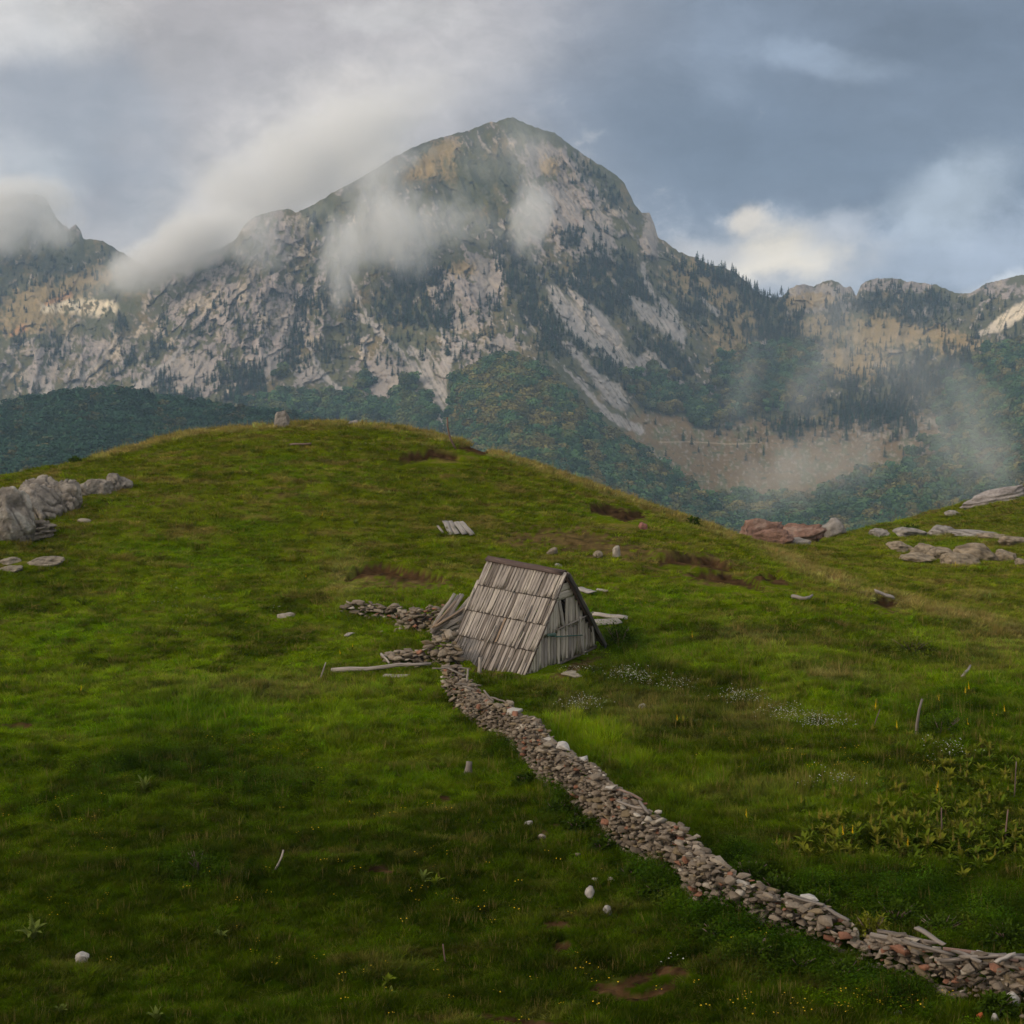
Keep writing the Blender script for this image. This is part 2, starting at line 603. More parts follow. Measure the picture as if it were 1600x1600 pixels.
SCREES = [
    [(542, 420, 1.5), (556, 455, 2.5), (572, 495, 3.5), (600, 525, 4), (630, 555, 4.5), (655, 582, 6), (672, 605, 7), (685, 640, 8), (697, 690, 7)],
    [(562, 493, 2), (580, 508, 4), (600, 525, 4)],
    [(724, 536, 4), (708, 552, 6), (698, 572, 7), (686, 600, 9), (694, 650, 10)],
    [(690, 515, 1.5), (692, 545, 3), (694, 575, 5)], [(668, 548, 3), (680, 570, 4), (692, 590, 6)], [(640, 545, 5), (662, 560, 8), (674, 590, 8)],
    [(291, 535, 2), (270, 560, 4), (240, 588, 6), (215, 606, 9), (190, 628, 8)],
    [(151, 567, 1.5), (128, 590, 3), (105, 622, 5)], [(80, 608, 6), (60, 628, 9)],
    [(482, 540, 2), (490, 560, 4), (505, 585, 3), (530, 610, 5)], [(570, 526, 2), (571, 548, 3)],
    [(862, 452, 8), (885, 485, 17), (915, 515, 20), (945, 540, 16), (975, 560, 14), (990, 575, 14), (1010, 560, 10)],
    [(888, 452, 4), (915, 478, 8), (945, 505, 10), (960, 530, 14)],
    [(985, 465, 6), (1010, 490, 12), (1040, 500, 20), (1058, 520, 14), (1066, 532, 6)],
    [(1004, 410, 3), (1010, 440, 4), (1022, 465, 5)], [(1035, 470, 5), (1052, 490, 8)],
    [(880, 535, 4), (900, 552, 7), (918, 572, 7), (935, 595, 9), (955, 612, 16), (972, 630, 10)],
    [(905, 590, 3), (925, 620, 4), (945, 645, 5), (975, 660, 7), (1000, 672, 7)],
    [(880, 572, 1.5), (905, 600, 3)], [(832, 558, 1.2), (850, 580, 1.5), (866, 598, 1.2)], [(818, 495, 3), (834, 518, 4)],
    [(1020, 555, 4), (1040, 585, 7), (1052, 605, 4)], [(1095, 465, 3), (1120, 490, 4)],
    [(1620, 468, 9), (1590, 488, 11), (1560, 508, 9), (1530, 524, 4)],
    [(1020, 710, 1.2), (1040, 722, 2.5), (1045, 727, 1)],
]
SLABS = [  # pale bare rock, not scree
    (300, 583, 40, 30, 0), (268, 590, 22, 18, 0), (600, 585, 36, 28, 0), (605, 622, 40, 18, 0), (760, 440, 26, 36, 0), (700, 460, 24, 32, 0),
    (720, 500, 22, 20, 0), (780, 540, 34, 14, 0), (420, 570, 34, 22, -20), (480, 590, 22, 16, 0), (460, 510, 22, 24, 0), (60, 595, 20, 16, 0),
    (590, 598, 14, 24, 0), (1285, 465, 52, 22, 0), (1275, 562, 14, 12, 0), (1015, 372, 11, 44, 0), (1430, 487, 26, 8, 0), (845, 240, 26, 34, 20),
    (880, 330, 30, 50, 10), (930, 370, 30, 40, 10), (1370, 570, 20, 9, 0), (1560, 560, 40, 8, -10), (870, 225, 14, 18, 30)]
OCHRE = [(690, 238, 34, 22, -30), (702, 268, 18, 22, 0), (665, 262, 36, 20, -20), (120, 440, 60, 16, -30), (60, 480, 80, 40, -20), (150, 435, 40, 16, -10),
         (95, 465, 26, 6, -28), (28, 518, 22, 6, -35), (1100, 440, 60, 34, 20), (1130, 470, 30, 40, 0), (1280, 510, 50, 20, 0), (1380, 520, 90, 30, 0),
         (1330, 570, 70, 30, 0), (1440, 520, 90, 16, 8), (1150, 520, 40, 60, 0), (720, 420, 26, 14, 0), (860, 260, 18, 20, 0), (1260, 470, 60, 14, 0), (1500, 540, 60, 14, 0)]
GREENS = [(740, 290, 50, 50, 40), (780, 270, 40, 36, 30), (140, 510, 26, 14, 0), (500, 330, 30, 16, -20), (215, 440, 40, 16, -20), (200, 480, 20, 8, 0), (640, 540, 40, 30, 30),
          (860, 600, 50, 34, 40), (100, 400, 60, 20, -20), (815, 205, 40, 16, 20), (945, 275, 40, 20, 35), (860, 215, 30, 12, 25), (960, 690, 70, 24, 40)]
PINES = [  # (u, v, su, sv, angle, weight)
    (900, 372, 28, 14, 5, 1.5), (965, 315, 34, 12, 20, 1.2), (925, 275, 26, 14, 25, .9), (940, 425, 46, 34, 20, 1.3), (880, 440, 34, 22, 30, .9), (930, 470, 46, 24, 30, 1.3),
    (985, 440, 40, 30, 30, 1.2), (1000, 460, 24, 20, 0, 1), (845, 500, 24, 50, -30, 1.5), (865, 540, 26, 22, 40, 1.1), (900, 530, 24, 18, 40, 1.2), (925, 505, 9, 18, -30, 1.2),
    (960, 560, 22, 26, 30, 1.1), (1000, 540, 14, 24, 0, .9), (1040, 560, 30, 26, 30, 1.4), (955, 585, 30, 14, 20, 1.2), (1020, 600, 24, 28, 20, 1.2), (1065, 575, 26, 20, 0, 1.2),
    (1095, 430, 40, 20, 10, .9), (1075, 475, 40, 34, 0, 1.3), (1140, 440, 34, 16, 20, 1.6), (1175, 452, 20, 10, 20, 2.0), (1205, 465, 16, 8, 0, 1.8), (1150, 490, 46, 24, 0, 1.4), (1200, 510, 44, 30, 0, 1.7),
    (1240, 490, 30, 10, 0, 1), (1245, 540, 30, 16, 20, 1.2), (1300, 500, 20, 34, 0, 1), (1380, 470, 50, 20, 0, 1.4), (1450, 475, 50, 22, 0, 1.5), (1430, 500, 50, 12, 10, 1.2), (1340, 480, 40, 12, 0, .8),
    (1530, 490, 30, 24, 0, .7), (1480, 545, 30, 12, 0, .9), (1560, 530, 40, 20, -10, 1.1), (1510, 570, 60, 20, 0, 1.2), (1430, 600, 44, 34, -15, 1.5), (1480, 585, 40, 16, 0, 1.2),
    (1340, 610, 34, 24, 0, 1.3), (1370, 650, 44, 24, 0, 1.3), (1300, 600, 20, 20, 0, .9), (1320, 650, 20, 26, 0, 1.1), (1420, 650, 20, 24, 0, .9), (1230, 650, 40, 20, 20, 1), (1260, 620, 24, 24, 0, .9),
    (1100, 640, 60, 16, 12, .9), (1150, 680, 40, 10, 0, .8), (1220, 668, 24, 18, 0, .9), (1290, 670, 60, 10, 0, .5), (1428, 672, 10, 10, 0, 1.2), (1240, 685, 8, 10, 0, 1.2),
    (375, 600, 34, 26, -10, 2.2), (405, 590, 10, 30, 0, 1.5), (300, 620, 24, 10, 0, 1.8), (262, 608, 16, 22, 0, 1.8), (235, 605, 12, 12, 0, 1.2), (240, 550, 30, 12, -20, 1.6), (215, 560, 24, 10, -20, 1), (180, 590, 14, 12, 0, .9), (90, 550, 14, 18, 0, 1),
    (255, 520, 8, 24, 0, .8), (30, 530, 26, 10, 0, .8), (60, 610, 20, 10, 0, .8), (185, 510, 10, 20, 0, 1), (140, 425, 60, 26, -30, .35), (50, 440, 70, 40, -20, .4),
    (460, 560, 18, 20, 0, 1.3), (508, 555, 18, 14, 0, 1.2), (465, 530, 14, 14, 0, 1.2), (490, 465, 30, 40, 10, .7), (550, 530, 14, 12, 0, 1), (550, 490, 14, 24, 0, .8),
    (640, 470, 40, 50, 10, 1.0), (680, 440, 24, 40, 0, .9), (640, 430, 24, 40, 10, .8), (600, 480, 20, 24, 0, .6), (705, 480, 10, 24, 0, 1.4), (765, 475, 12, 14, 0, 1.2), (670, 505, 30, 14, 0, .9), (815, 440, 24, 50, -20, 1), (790, 400, 24, 40, -10, .7),
    (705, 565, 10, 14, 0, 1.2), (490, 345, 8, 24, -10, .9), (600, 560, 40, 40, 0, .3), (400, 520, 60, 40, 0, .22), (720, 530, 60, 40, 0, .35), (350, 500, 60, 60, 0, .15),
    (1150, 720, 130, 40, 0, .06), (1400, 600, 80, 90, 0, .35)]
BROADS = [  # broadleaf wood
    (1210, 590, 62, 40, 10, 2), (1170, 600, 40, 34, 0, 2), (1240, 560, 34, 24, 20, 1.6), (1070, 630, 60, 22, 20, 1.6), (1020, 625, 24, 14, 20, 1.4), (1110, 660, 34, 14, 0, 1),
    (1560, 640, 60, 60, -40, 2.2), (1500, 620, 50, 24, -30, 1.4), (1600, 560, 40, 30, 0, 1.4), (1590, 720, 70, 60, -20, 2.2), (1470, 750, 80, 26, -6, 2), (1360, 770, 50, 18, 0, 1.6),
    (1240, 800, 60, 14, 0, 1.6), (1150, 800, 40, 14, 10, 1.8), (1400, 800, 100, 16, 0, 2), (1330, 790, 30, 14, 0, 1), (1220, 850, 160, 36, 0, 3),
    (470, 640, 80, 18, 0, 1.6), (560, 640, 40, 18, 0, 1.1), (640, 640, 24, 30, 0, 1.6), (640, 605, 10, 14, 0, 1), (570, 602, 14, 10, 0, 1.4), (600, 660, 80, 16, 0, 1.6), (440, 588, 10, 8, 0, 1.2), (675, 660, 18, 22, 0, 1.4),
    (520, 625, 30, 14, 0, .7), (1000, 590, 40, 20, 20, .6), (1480, 700, 60, 20, 0, .5)]


def scree_mask(u, v):
    uw = u + 5 * fbm(u / 14, v / 14, 3, 61)
    vw = v + 5 * fbm(u / 14, v / 14, 3, 62)
    s = np.zeros(np.shape(u))
    for st in SCREES:
        s = np.maximum(s, stroke(uw, vw, st, .35))
    return s


def pine_density(u, v):
    d = 0.0 * u
    for cu, cv, su, sv, an, w in PINES:
        d = d + 1.15 * w * blob(u, v, cu, cv, su, sv, an)
    d = d * (1 + 1.6 * fbm(u / 22, v / 30, 3, 71))
    d = d * (1 - .86 * sstep(.25, .7, scree_mask(u, v)))
    d = d * (1 - poly(u, v, SPUR)) * sstep(4, 9, v - skyl(u) + 8 * sstep(1040, 1060, u) * (1 - sstep(1222, 1226, u)))
    return np.clip(d, 0, 2.2)


def broad_density(u, v):
    d = 2.6 * poly(u + 6 * fbm(u / 30, v / 30, 2, 77), v + 6 * fbm(u / 30, v / 30, 2, 78), SPUR)
    for cu, cv, su, sv, an, w in BROADS:
        d = d + w * blob(u, v, cu, cv, su, sv, an)
    d = d * (1 + .8 * fbm(u / 30, v / 30, 3, 79))
    d = d * (1 - .9 * sstep(.25, .7, scree_mask(u, v)))
    return np.where(d < .35, 0, np.clip(d, 0, 2.4))


def lerp(a, b, t):
    t = np.asarray(t)[..., None]
    return a * (1 - t) + np.asarray(b) * t


def m_colour(u, v, relief_v):
    n_big = fbm(u / 50, v / 50, 4, 101)
    n_mid = fbm(u / 16, v / 18, 4, 103)
    n_fin = fbm(u / 5, v / 6, 3, 105)
    k = np.interp(u, _KU[:, 0], _KU[:, 1])
    streak = fbm((u - k * (v - 460)) / 5.0, v / 40.0, 3, 107)
    # rock: grey limestone, stained
    rock = np.zeros(u.shape + (3,)) + np.array((.300, .248, .222))
    rock = lerp(rock, (.46, .37, .27), sstep(.05, .6, n_big + .5 * n_mid))
    rock = lerp(rock, (.19, .172, .168), .45 * sstep(.05, .55, streak + .3 * n_mid))
    rock = rock * (1 + .20 * n_fin)[..., None]
    wu = (u - k * (v - 460)) + 9 * fbm(u / 60, v / 60, 4, 5) + 5 * fbm(u / 20, v / 20, 3, 47)
    wv = v + 5 * fbm(u / 20, v / 20, 3, 48)
    _, gap1, h1 = facets(wu / 30.0, wv / 42.0, 401)
    _, gap2, h2 = facets(wu / 12.0, wv / 17.0, 402)
    _, gap3, h3 = facets(wu / 5.5, wv / 7.5, 403)
    rock = rock * (1 + .28 * (h1 - .5) + .30 * (h2 - .5) + .24 * (h3 - .5))[..., None]
    rock = lerp(rock, (.11, .10, .092), .35 * np.maximum(1 - sstep(.0, .10, gap2), .8 * (1 - sstep(.0, .14, gap3))))
    crk = ridged((u - k * (v - 460)) / 11.0 + .5 * n_mid, v / 24.0, 3, 109, .6)
    rock = lerp(rock, (.13, .115, .10), .5 * sstep(1.2, 1.7, crk))
    # ledges: grass, low shrubs, dwarf pine
    veg = np.zeros(u.shape + (3,)) + np.array((.105, .10, .045))
    veg = lerp(veg, (.19, .14, .065), sstep(.0, .5, n_big + .6 * n_fin))
    veg = lerp(veg, (.088, .084, .056), sstep(-.10, .25, n_mid + .5 * n_fin))
    R = rocky(u, v) * 1.0
    for s in SLABS:
        R = R + .8 * blob(u, v, *s)
    bare = sstep(.36, .60, R + .60 * n_mid + .42 * n_fin + 1.3 * relief_v + .36 * (h2 - .5) + .22 * (h3 - .5) - .20)
    c = veg * (1 - bare[..., None]) + rock * bare[..., None]
    pale = np.zeros(u.shape)
    for s in SLABS:
        pale = np.maximum(pale, blob(u, v, *s))
    c = lerp(c, np.array((.33, .285, .25)), sstep(.25, .6, pale + .7 * n_fin + .35 * n_mid) * .68 * sstep(.1, .3, pale))
    och = np.zeros(u.shape)
    for s in OCHRE:
        och = np.maximum(och, blob(u, v, *s))
    c = lerp(c, np.array((.36, .25, .11)), sstep(.25, .75, och + .5 * n_fin + .4 * n_mid) * .8 * sstep(.05, .3, och))
    gr = np.zeros(u.shape)
    for s in GREENS:
        gr = np.maximum(gr, blob(u, v, *s))
    c = lerp(c, np.array((.085, .088, .04)), sstep(.25, .7, gr + .5 * n_mid) * .85)
    # warm sunlight painted into the colour of the left cliff strip and its red ledges
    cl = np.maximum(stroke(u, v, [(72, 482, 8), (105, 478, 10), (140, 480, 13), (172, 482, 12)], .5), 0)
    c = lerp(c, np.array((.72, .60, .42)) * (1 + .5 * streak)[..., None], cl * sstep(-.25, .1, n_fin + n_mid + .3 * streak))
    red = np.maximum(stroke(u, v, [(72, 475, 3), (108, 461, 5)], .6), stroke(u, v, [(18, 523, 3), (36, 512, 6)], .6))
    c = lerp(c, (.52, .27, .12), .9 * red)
    # tan floor and screes of the bowl on the right
    bowl = poly(u + 14 * n_mid, v + 10 * n_mid, [(960, 680), (1000, 640), (1100, 655), (1300, 650), (1480, 640), (1560, 690), (1480, 760), (1330, 796), (1120, 800), (1050, 760)])
    bc = lerp(np.zeros(u.shape + (3,)) + np.array((.180, .118, .052)), (.135, .125, .055), sstep(-.05, .4, n_mid + .5 * n_big))
    bc = lerp(bc, (.28, .225, .17), sstep(.12, .5, n_fin + .3 * n_mid + .35 * blob(u, v, 1400, 665, 120, 24)))
    bc = lerp(bc, (.07, .08, .04), sstep(.35, .5, fbm(u / 12, v / 5, 3, 119)))
    c = lerp(c, bc, bowl)
    tr = stroke(u, v, [(1030, 691, 1.0), (1080, 690, 1.0), (1140, 694, 1.0), (1190, 692, .8)], .6)
    c = lerp(c, (.42, .33, .22), .7 * tr)
    # screes
    sc_ = scree_mask(u, v)
    sc_ = sc_ * (.25 + .75 * sstep(-.55, -.05, fbm((u - k * (v - 460)) / 3.5, v / 60.0, 3, 131) + .4 * n_fin))
    scc = np.array((.37, .325, .29)) * (1 + .25 * n_fin + .25 * streak)[..., None]
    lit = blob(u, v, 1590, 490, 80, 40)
    scc = lerp(scc, np.array((.80, .66, .47)), lit)  # patch of warm sun on the right-hand scree, painted into its colour
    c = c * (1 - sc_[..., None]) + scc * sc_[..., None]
    # forest floor
    bd = sstep(.5, 1.1, broad_density(u, v))
    c = lerp(c, (.035, .04, .018), .9 * bd)
    pd = sstep(.9, 1.8, pine_density(u, v))
    c = lerp(c, (.04, .045, .03), .7 * pd)
    return np.clip(c, .01, .85)


MAT_MTN = attr_material('mountain_rock_and_turf', .95, vary=(.035, .35), bump=(.05, .8, 6.0), spec=.1)


def build_mountain():
    nu, nv = 1430, 430
    us = np.linspace(-340, 1940, nu)
    t = np.linspace(0, 1, nv)
    U = np.repeat(us[None], nv, 0)
    vs = skyl(us)
    V = vs[None] + t[:, None] * (880 - vs[None])
    X, Y, Z = m_point(U, V)
    rel = m_relief(U, V)
    k = sum(np.roll(rel, s, 0) + np.roll(rel, -s, 0) for s in (3, 6, 9)) / 6.0
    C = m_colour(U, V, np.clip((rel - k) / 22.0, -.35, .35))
    # far side of the ridge, falling away
    bx, by, bz, bc = [], [], [], []
    for d in (6, 25, 70, 160, 320, 600):
        bx.append(X[0] * (1 + d / Y[0]) + d * .12 * gn(us / 40, us * 0 + d, 5))
        by.append(Y[0] + d)
        bz.append(Z[0] - d * .75 - 8 * (gn(us / 30, us * 0 + d, 6) + .4))
        bc.append(C[0])
    X = np.concatenate([np.array(bx[::-1]), X])
    Y = np.concatenate([np.array(by[::-1]), Y])
    Z = np.concatenate([np.array(bz[::-1]), Z])
    C = np.concatenate([np.array(bc[::-1]), C])
    n0 = X.shape[0]
    verts = np.stack([X, Y, Z], -1).reshape(-1, 3)
    i = (np.arange(n0 - 1)[:, None] * nu + np.arange(nu - 1)[None]).ravel()
    faces = np.stack([i, i + nu, i + nu + 1, i + 1], 1)
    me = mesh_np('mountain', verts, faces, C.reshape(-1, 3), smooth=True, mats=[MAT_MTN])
    return tag(link('mountain', me), kind='structure')


build_mountain()

# wooded foothill on the left, in front of the mountain
HILL = np.array([(-400, 700), (-250, 660), (-100, 648), (0, 641), (60, 630), (110, 622), (170, 616), (215, 620), (255, 628), (330, 640), (420, 652), (500, 666), (560, 700), (620, 780), (700, 880), (1000, 1100)], float)


def hill_point(u, v):
    vs = np.interp(u, HILL[:, 0], HILL[:, 1])
    D = 1010 - (v - vs) * 2.4 + 25 * fbm(u / 70, v / 70, 3, 141)
    x, y, z = pix(u, v, D)
    return x, D, z


MAT_FLOOR = attr_material('forest_floor', .95, spec=.1)


def build_hill():
    us = np.linspace(-400, 680, 180)
    t = np.linspace(0, 1, 60)
    U = np.repeat(us[None], 60, 0)
    vs = np.interp(us, HILL[:, 0], HILL[:, 1])
    V = vs[None] + t[:, None] * np.maximum(890 - vs[None], 2)
    X, Y, Z = hill_point(U, V)
    bx = [X[0] * (1 + d / Y[0]) for d in (300, 120, 40)]
    by = [Y[0] + d for d in (300, 120, 40)]
    bz = [Z[0] - d * .6 for d in (300, 120, 40)]
    X, Y, Z = (np.concatenate([np.array(b), a]) for b, a in ((bx, X), (by, Y), (bz, Z)))
    n0, nu = X.shape
    i = (np.arange(n0 - 1)[:, None] * nu + np.arange(nu - 1)[None]).ravel()
    C = np.zeros((n0 * nu, 3)) + (.035, .045, .02)
    me = mesh_np('hill', np.stack([X, Y, Z], -1).reshape(-1, 3), np.stack([i, i + nu, i + nu + 1, i + 1], 1), C, True, [MAT_FLOOR])
    return tag(link('hill', me), kind='structure')


build_hill()

# ------------------------------------------------------------------ far trees


def pine_mesh(seed, near=False):
    """upright dark conifer 1 m tall: tapering trunk and whorls of drooping sprays"""
    r = random.Random(seed)
    vs, fs = [], []
    for k in range(5):
        a = k * 2 * math.pi / 5
        vs.append((.022 * math.cos(a), .022 * math.sin(a), -.06))
    vs.append((0, 0, .97))
    for k in range(5):
        fs.append((k, (k + 1) % 5, 5))
    nl = 11
    broadness = r.uniform(.19, .30)
    top = r.uniform(.85, 1)
    for i in range(nl):
        h = .10 + .86 * i / (nl - 1)
        rad = broadness * (1 - ((h - .1) / .9) ** 1.25) * r.uniform(.75, 1.15) + .012
        if i == 0:
            rad *= .7
        nb = 9 if i < 7 else 6
        for b in range(nb):
            if r.random() < .14:
                continue
            a = (b + r.uniform(-.4, .4)) * 2 * math.pi / nb + i * 1.3
            L = rad * r.uniform(.65, 1.25)
            w = .32 * L + .018
            dz = -.05 * r.uniform(.2, 1.3)
            c, s = math.cos(a), math.sin(a)
            n = len(vs)
            up = r.uniform(.02, .05)
            vs += [(0, 0, h + up), (L * .65 * c - w * s, L * .65 * s + w * c, h + dz * .5), (L * c, L * s, h + dz), (L * .65 * c + w * s, L * .65 * s - w * c, h + dz * .5 - .015)]
            fs += [(n, n + 1, n + 2), (n, n + 2, n + 3)]
    me = mesh_np('pine', [(x, y, z * top if z > 0 else z) for x, y, z in vs], [np.array(fs)])
    return me


def broad_mesh(seed):
    """round broadleaf crown 1 m tall made of many leaf-spray faces on several lobes, with a short trunk"""
    r = np.random.default_rng(seed)
    vs, fs = [], []
    for k in range(4):
        a = k * math.pi / 2
        vs.append((.03 * math.cos(a), .03 * math.sin(a), -.1))
    vs.append((0, 0, .6))
    for k in range(4):
        fs.append((k, (k + 1) % 4, 4))
    lobes = [((0, 0, .58), .34)]
    for k in range(6):
        a = k * 1.05 + r.uniform(-.3, .3)
        lobes.append(((.24 * math.cos(a) * r.uniform(.7, 1.2), .24 * math.sin(a) * r.uniform(.7, 1.2), r.uniform(.38, .72)), r.uniform(.17, .26)))
    for (c, R) in lobes:
        n = 34 if R > .3 else 24
        d = r.normal(size=(n, 3))
        d /= np.linalg.norm(d, axis=1)[:, None]
        for q in d:
            if q[2] < -.75:
                continue
            p = np.array(c) + q * R * r.uniform(.8, 1.05)
            t1 = np.cross(q, r.normal(size=3))
            t1 /= np.linalg.norm(t1)
            t2 = np.cross(q + .5 * r.normal(size=3), t1)
            t2 /= np.linalg.norm(t2)
            s = .075 * r.uniform(.7, 1.4)
            b = len(vs)
            vs += [tuple(p + t1 * s), tuple(p + t2 * s * .9), tuple(p - t1 * s), tuple(p - t2 * s)]
            fs += [(b, b + 1, b + 2), (b, b + 2, b + 3)]
    return mesh_np('broadleaf', vs, [np.array(fs)])


MAT_FARTREE = attr_material('far_foliage', .9, instancer=True, transl=.15, spec=.1)
MAT_PINES = [attr_material('pine_needles', .9, transl=.1, spec=.1)]


def scatter_uv(density, cell, u0, u1, v0, v1, seed):
    r = np.random.default_rng(seed)
    n = int((u1 - u0) * (v1 - v0) / cell * 2.4)
    u = r.uniform(u0, u1, n)
    v = r.uniform(v0, v1, n)
    keep = r.uniform(0, 2.4, n) < density(u, v)
    return u[keep], v[keep]


PINE_KINDS = [pine_mesh(100 + k) for k in range(5)]
BROAD_KINDS = [broad_mesh(200 + k) for k in range(5)]
for me_ in PINE_KINDS + BROAD_KINDS:
    me_.materials.append(MAT_FARTREE)

pu, pv = scatter_uv(pine_density, 36, -60, 1660, 190, 720, 301)
px_, py_, pz_ = m_point(pu, pv)
ph = 10.5 * RNG.uniform(.55, 1.35, len(pu))
ph = np.where((pu > 1060) & (pu < 1225) & (pv - skyl(pu) < 30), ph * 1.3, ph)
pcol = np.stack([RNG.uniform(.022, .042, len(pu)), RNG.uniform(.040, .062, len(pu)), RNG.uniform(.022, .036, len(pu))], 1)
warm = RNG.uniform(0, 1, len(pu)) < .10 + .35 * blob(pu, pv, 1460, 540, 90, 40)
pcol[warm] = pcol[warm] * (2.6, 1.6, .9)
order = np.argsort(-ph / py_)
n_single = min(290, len(order) // 2)
print('pines', len(pu))
rest = order[n_single:]
tag(instancer('pine_forest', np.stack([px_, py_, pz_ - .4], 1)[rest], pcol[rest], PINE_KINDS, np.stack([ph * 1.1, ph * 1.1, ph], 1)[rest],
              RNG.uniform(0, 6.3, len(rest)), RNG.integers(0, 5, len(rest))), kind='stuff')


def pine_label(u, v):
    if v - skyl(u) < 34 and 1040 < u < 1230:
        return 'dark pine on the wooded ridge crest right of the main peak', 'pines along the wooded crest'
    if u > 1230:
        return ('dark pine on the upper slope below the jagged right ridge', 'pines below the right ridge') if v < 560 else ('dark pine above the tan bowl under the right ridge', 'pines above the tan bowl')
    if u > 830:
        if v < 415:
            return 'dark pine on ledges of the main peak\'s right flank', 'pines on the peak flank'
        return ('dark pine beside the pale screes below the main peak', 'pines beside the pale screes') if v < 640 else ('dark pine dotted along the upper edge of the tan bowl', 'pines at the bowl edge')
    if u > 530:
        return 'dark pine among pale crags on the central rock face', 'pines on the central crags'
    return ('dark pine at the foot of the left cliffs', 'pines under the left cliffs') if v > 530 else ('dark pine on the misty left cliffs', 'pines on the left cliffs')


single_meshes = []
for k in range(5):
    for j in range(3):
        mm = PINE_KINDS[k].copy()
        mm.materials.clear()
        nm = bpy.data.materials.get('pine_needles').copy()
        at = [n for n in nm.node_tree.nodes if n.type == 'ATTRIBUTE'][0]
        rgb = nm.node_tree.nodes.new('ShaderNodeRGB')
        rgb.outputs[0].default_value = (.022 + .008 * j, .042 + .007 * k, .024 + .004 * j, 1)
        for l in list(at.outputs['Color'].links):
            nm.node_tree.links.new(rgb.outputs[0], l.to_socket)
        mm.materials.append(nm)
        single_meshes.append(mm)
for q in order[:n_single]:
    o = link('pine_tree', random.choice(single_meshes), loc=(px_[q], py_[q], pz_[q] - .4))
    o.scale = (ph[q] * 1.1, ph[q] * 1.1, ph[q])
    o.rotation_euler[2] = random.uniform(0, 6.3)
    lb, gp = pine_label(pu[q], pv[q])
    tag(o, lb, 'tree', gp)

bu, bv = scatter_uv(broad_density, 40, -60, 1680, 540, 876, 302)
bx_, by_, bz_ = m_point(bu, bv)
hu, hv = scatter_uv(lambda u, v: 2.4 * sstep(-1, 1, v - np.interp(u, HILL[:, 0], HILL[:, 1])), 42, -380, 680, 600, 820, 303)
hx_, hy_, hz_ = hill_point(hu, hv)
bn = 1.2 * fbm(bu / 26, bv / 20, 3, 151) + RNG.normal(0, .10, len(bu))
aut = .62 * sstep(.0, .55, bn + .12 + .25 * blob(bu, bv, 840, 640, 130, 60))
aut = aut * np.where((bu < 700), .5, 1)
bc = lerp(lerp(np.zeros((len(bu), 3)) + (.060, .108, .036), np.array((.030, .068, .034)), RNG.uniform(0, 1, len(bu))), np.array((.185, .118, .032)), .9 * aut)
hn = fbm(hu / 40, hv / 40, 3, 152) + RNG.normal(0, .3, len(hu))
hc = lerp(lerp(np.zeros((len(hu), 3)) + (.024, .058, .032), np.array((.017, .042, .027)), RNG.uniform(0, 1, len(hu))), np.array((.10, .075, .025)), .6 * sstep(.2, .9, hn))
bh = RNG.uniform(9, 18, len(bu))
bc = bc * 1.25 * RNG.uniform(.6, 1.55, (len(bu), 1))
hh = RNG.uniform(6, 11, len(hu))
hc = hc * 1.25 * RNG.uniform(.6, 1.6, (len(hu), 1))
bp = np.concatenate([np.stack([bx_, by_, bz_ - 1], 1), np.stack([hx_, hy_, hz_ - 1], 1)])
bh_ = np.concatenate([bh, hh])
tag(instancer('broadleaf_forest', bp, np.concatenate([bc, hc]), BROAD_KINDS, np.stack([bh_ * 1.1, bh_ * 1.1, bh_], 1),
              RNG.uniform(0, 6.3, len(bp)), RNG.integers(0, 5, len(bp))), kind='stuff')
print('broadleaf', len(bp))
# ------------------------------------------------------------------ the meadow: one sheet from under the camera to the valley
GC = [  # photo pixel and distance of points on the turf
    (0, 1600, 20), (400, 1600, 20), (800, 1600, 20), (1200, 1600, 19.5), (1600, 1600, 19), (-500, 1600, 20), (2100, 1600, 19),
    (0, 1440, 23.6), (800, 1440, 23.6), (1600, 1440, 22.8),
    (0, 1300, 28), (400, 1300, 28), (800, 1300, 28), (1200, 1300, 27.2), (1600, 1300, 27), (-500, 1300, 28), (2100, 1300, 27),
    (0, 1150, 35.5), (400, 1150, 35.8), (800, 1150, 36), (1200, 1150, 35), (1600, 1150, 34), (2100, 1150, 33),
    (1060, 1010, 45), (1200, 1040, 42.5), (1600, 1060, 40),
    (0, 1000, 46), (300, 1000, 47), (560, 1000, 47.5), (-500, 1000, 45),
    (700, 935, 51), (850, 915, 53), (1000, 930, 52), (1200, 950, 50.5), (1400, 1000, 48),
    (600, 900, 55), (300, 880, 56), (0, 890, 54), (900, 860, 60), (1050, 865, 60), (1200, 905, 58),
    (1350, 922, 58), (1450, 948, 57), (1600, 985, 53),
    (0, 835, 58), (200, 830, 60), (450, 800, 63), (700, 800, 65), (900, 800, 67), (1050, 830, 67),
    (0, 790, 65), (200, 742, 68), (400, 724, 70.5), (600, 724, 71), (800, 752, 71.5), (1000, 808, 72),
    (0, 774, 68), (100, 742, 70.5), (200, 717, 73), (300, 684, 76), (420, 673, 77.5), (540, 668, 78.5), (640, 678, 78), (720, 699, 77), (820, 732, 76),
    (900, 760, 75.5), (1000, 794, 75), (1070, 817, 75), (1140, 845, 75), (1230, 878, 68), (1290, 902, 63), (-250, 790, 62), (-600, 850, 55),
    (1350, 903, 66), (1450, 925, 64), (1600, 958, 60), (1300, 880, 76), (1400, 868, 82), (1600, 868, 80), (1250, 858, 84), (1180, 852, 88),
    (1290, 848, 100), (1350, 833, 105), (1420, 817, 108), (1500, 794, 111), (1600, 763, 114), (1750, 720, 116), (2000, 690, 118), (1600, 815, 97), (1450, 840, 94), (2100, 900, 70)]
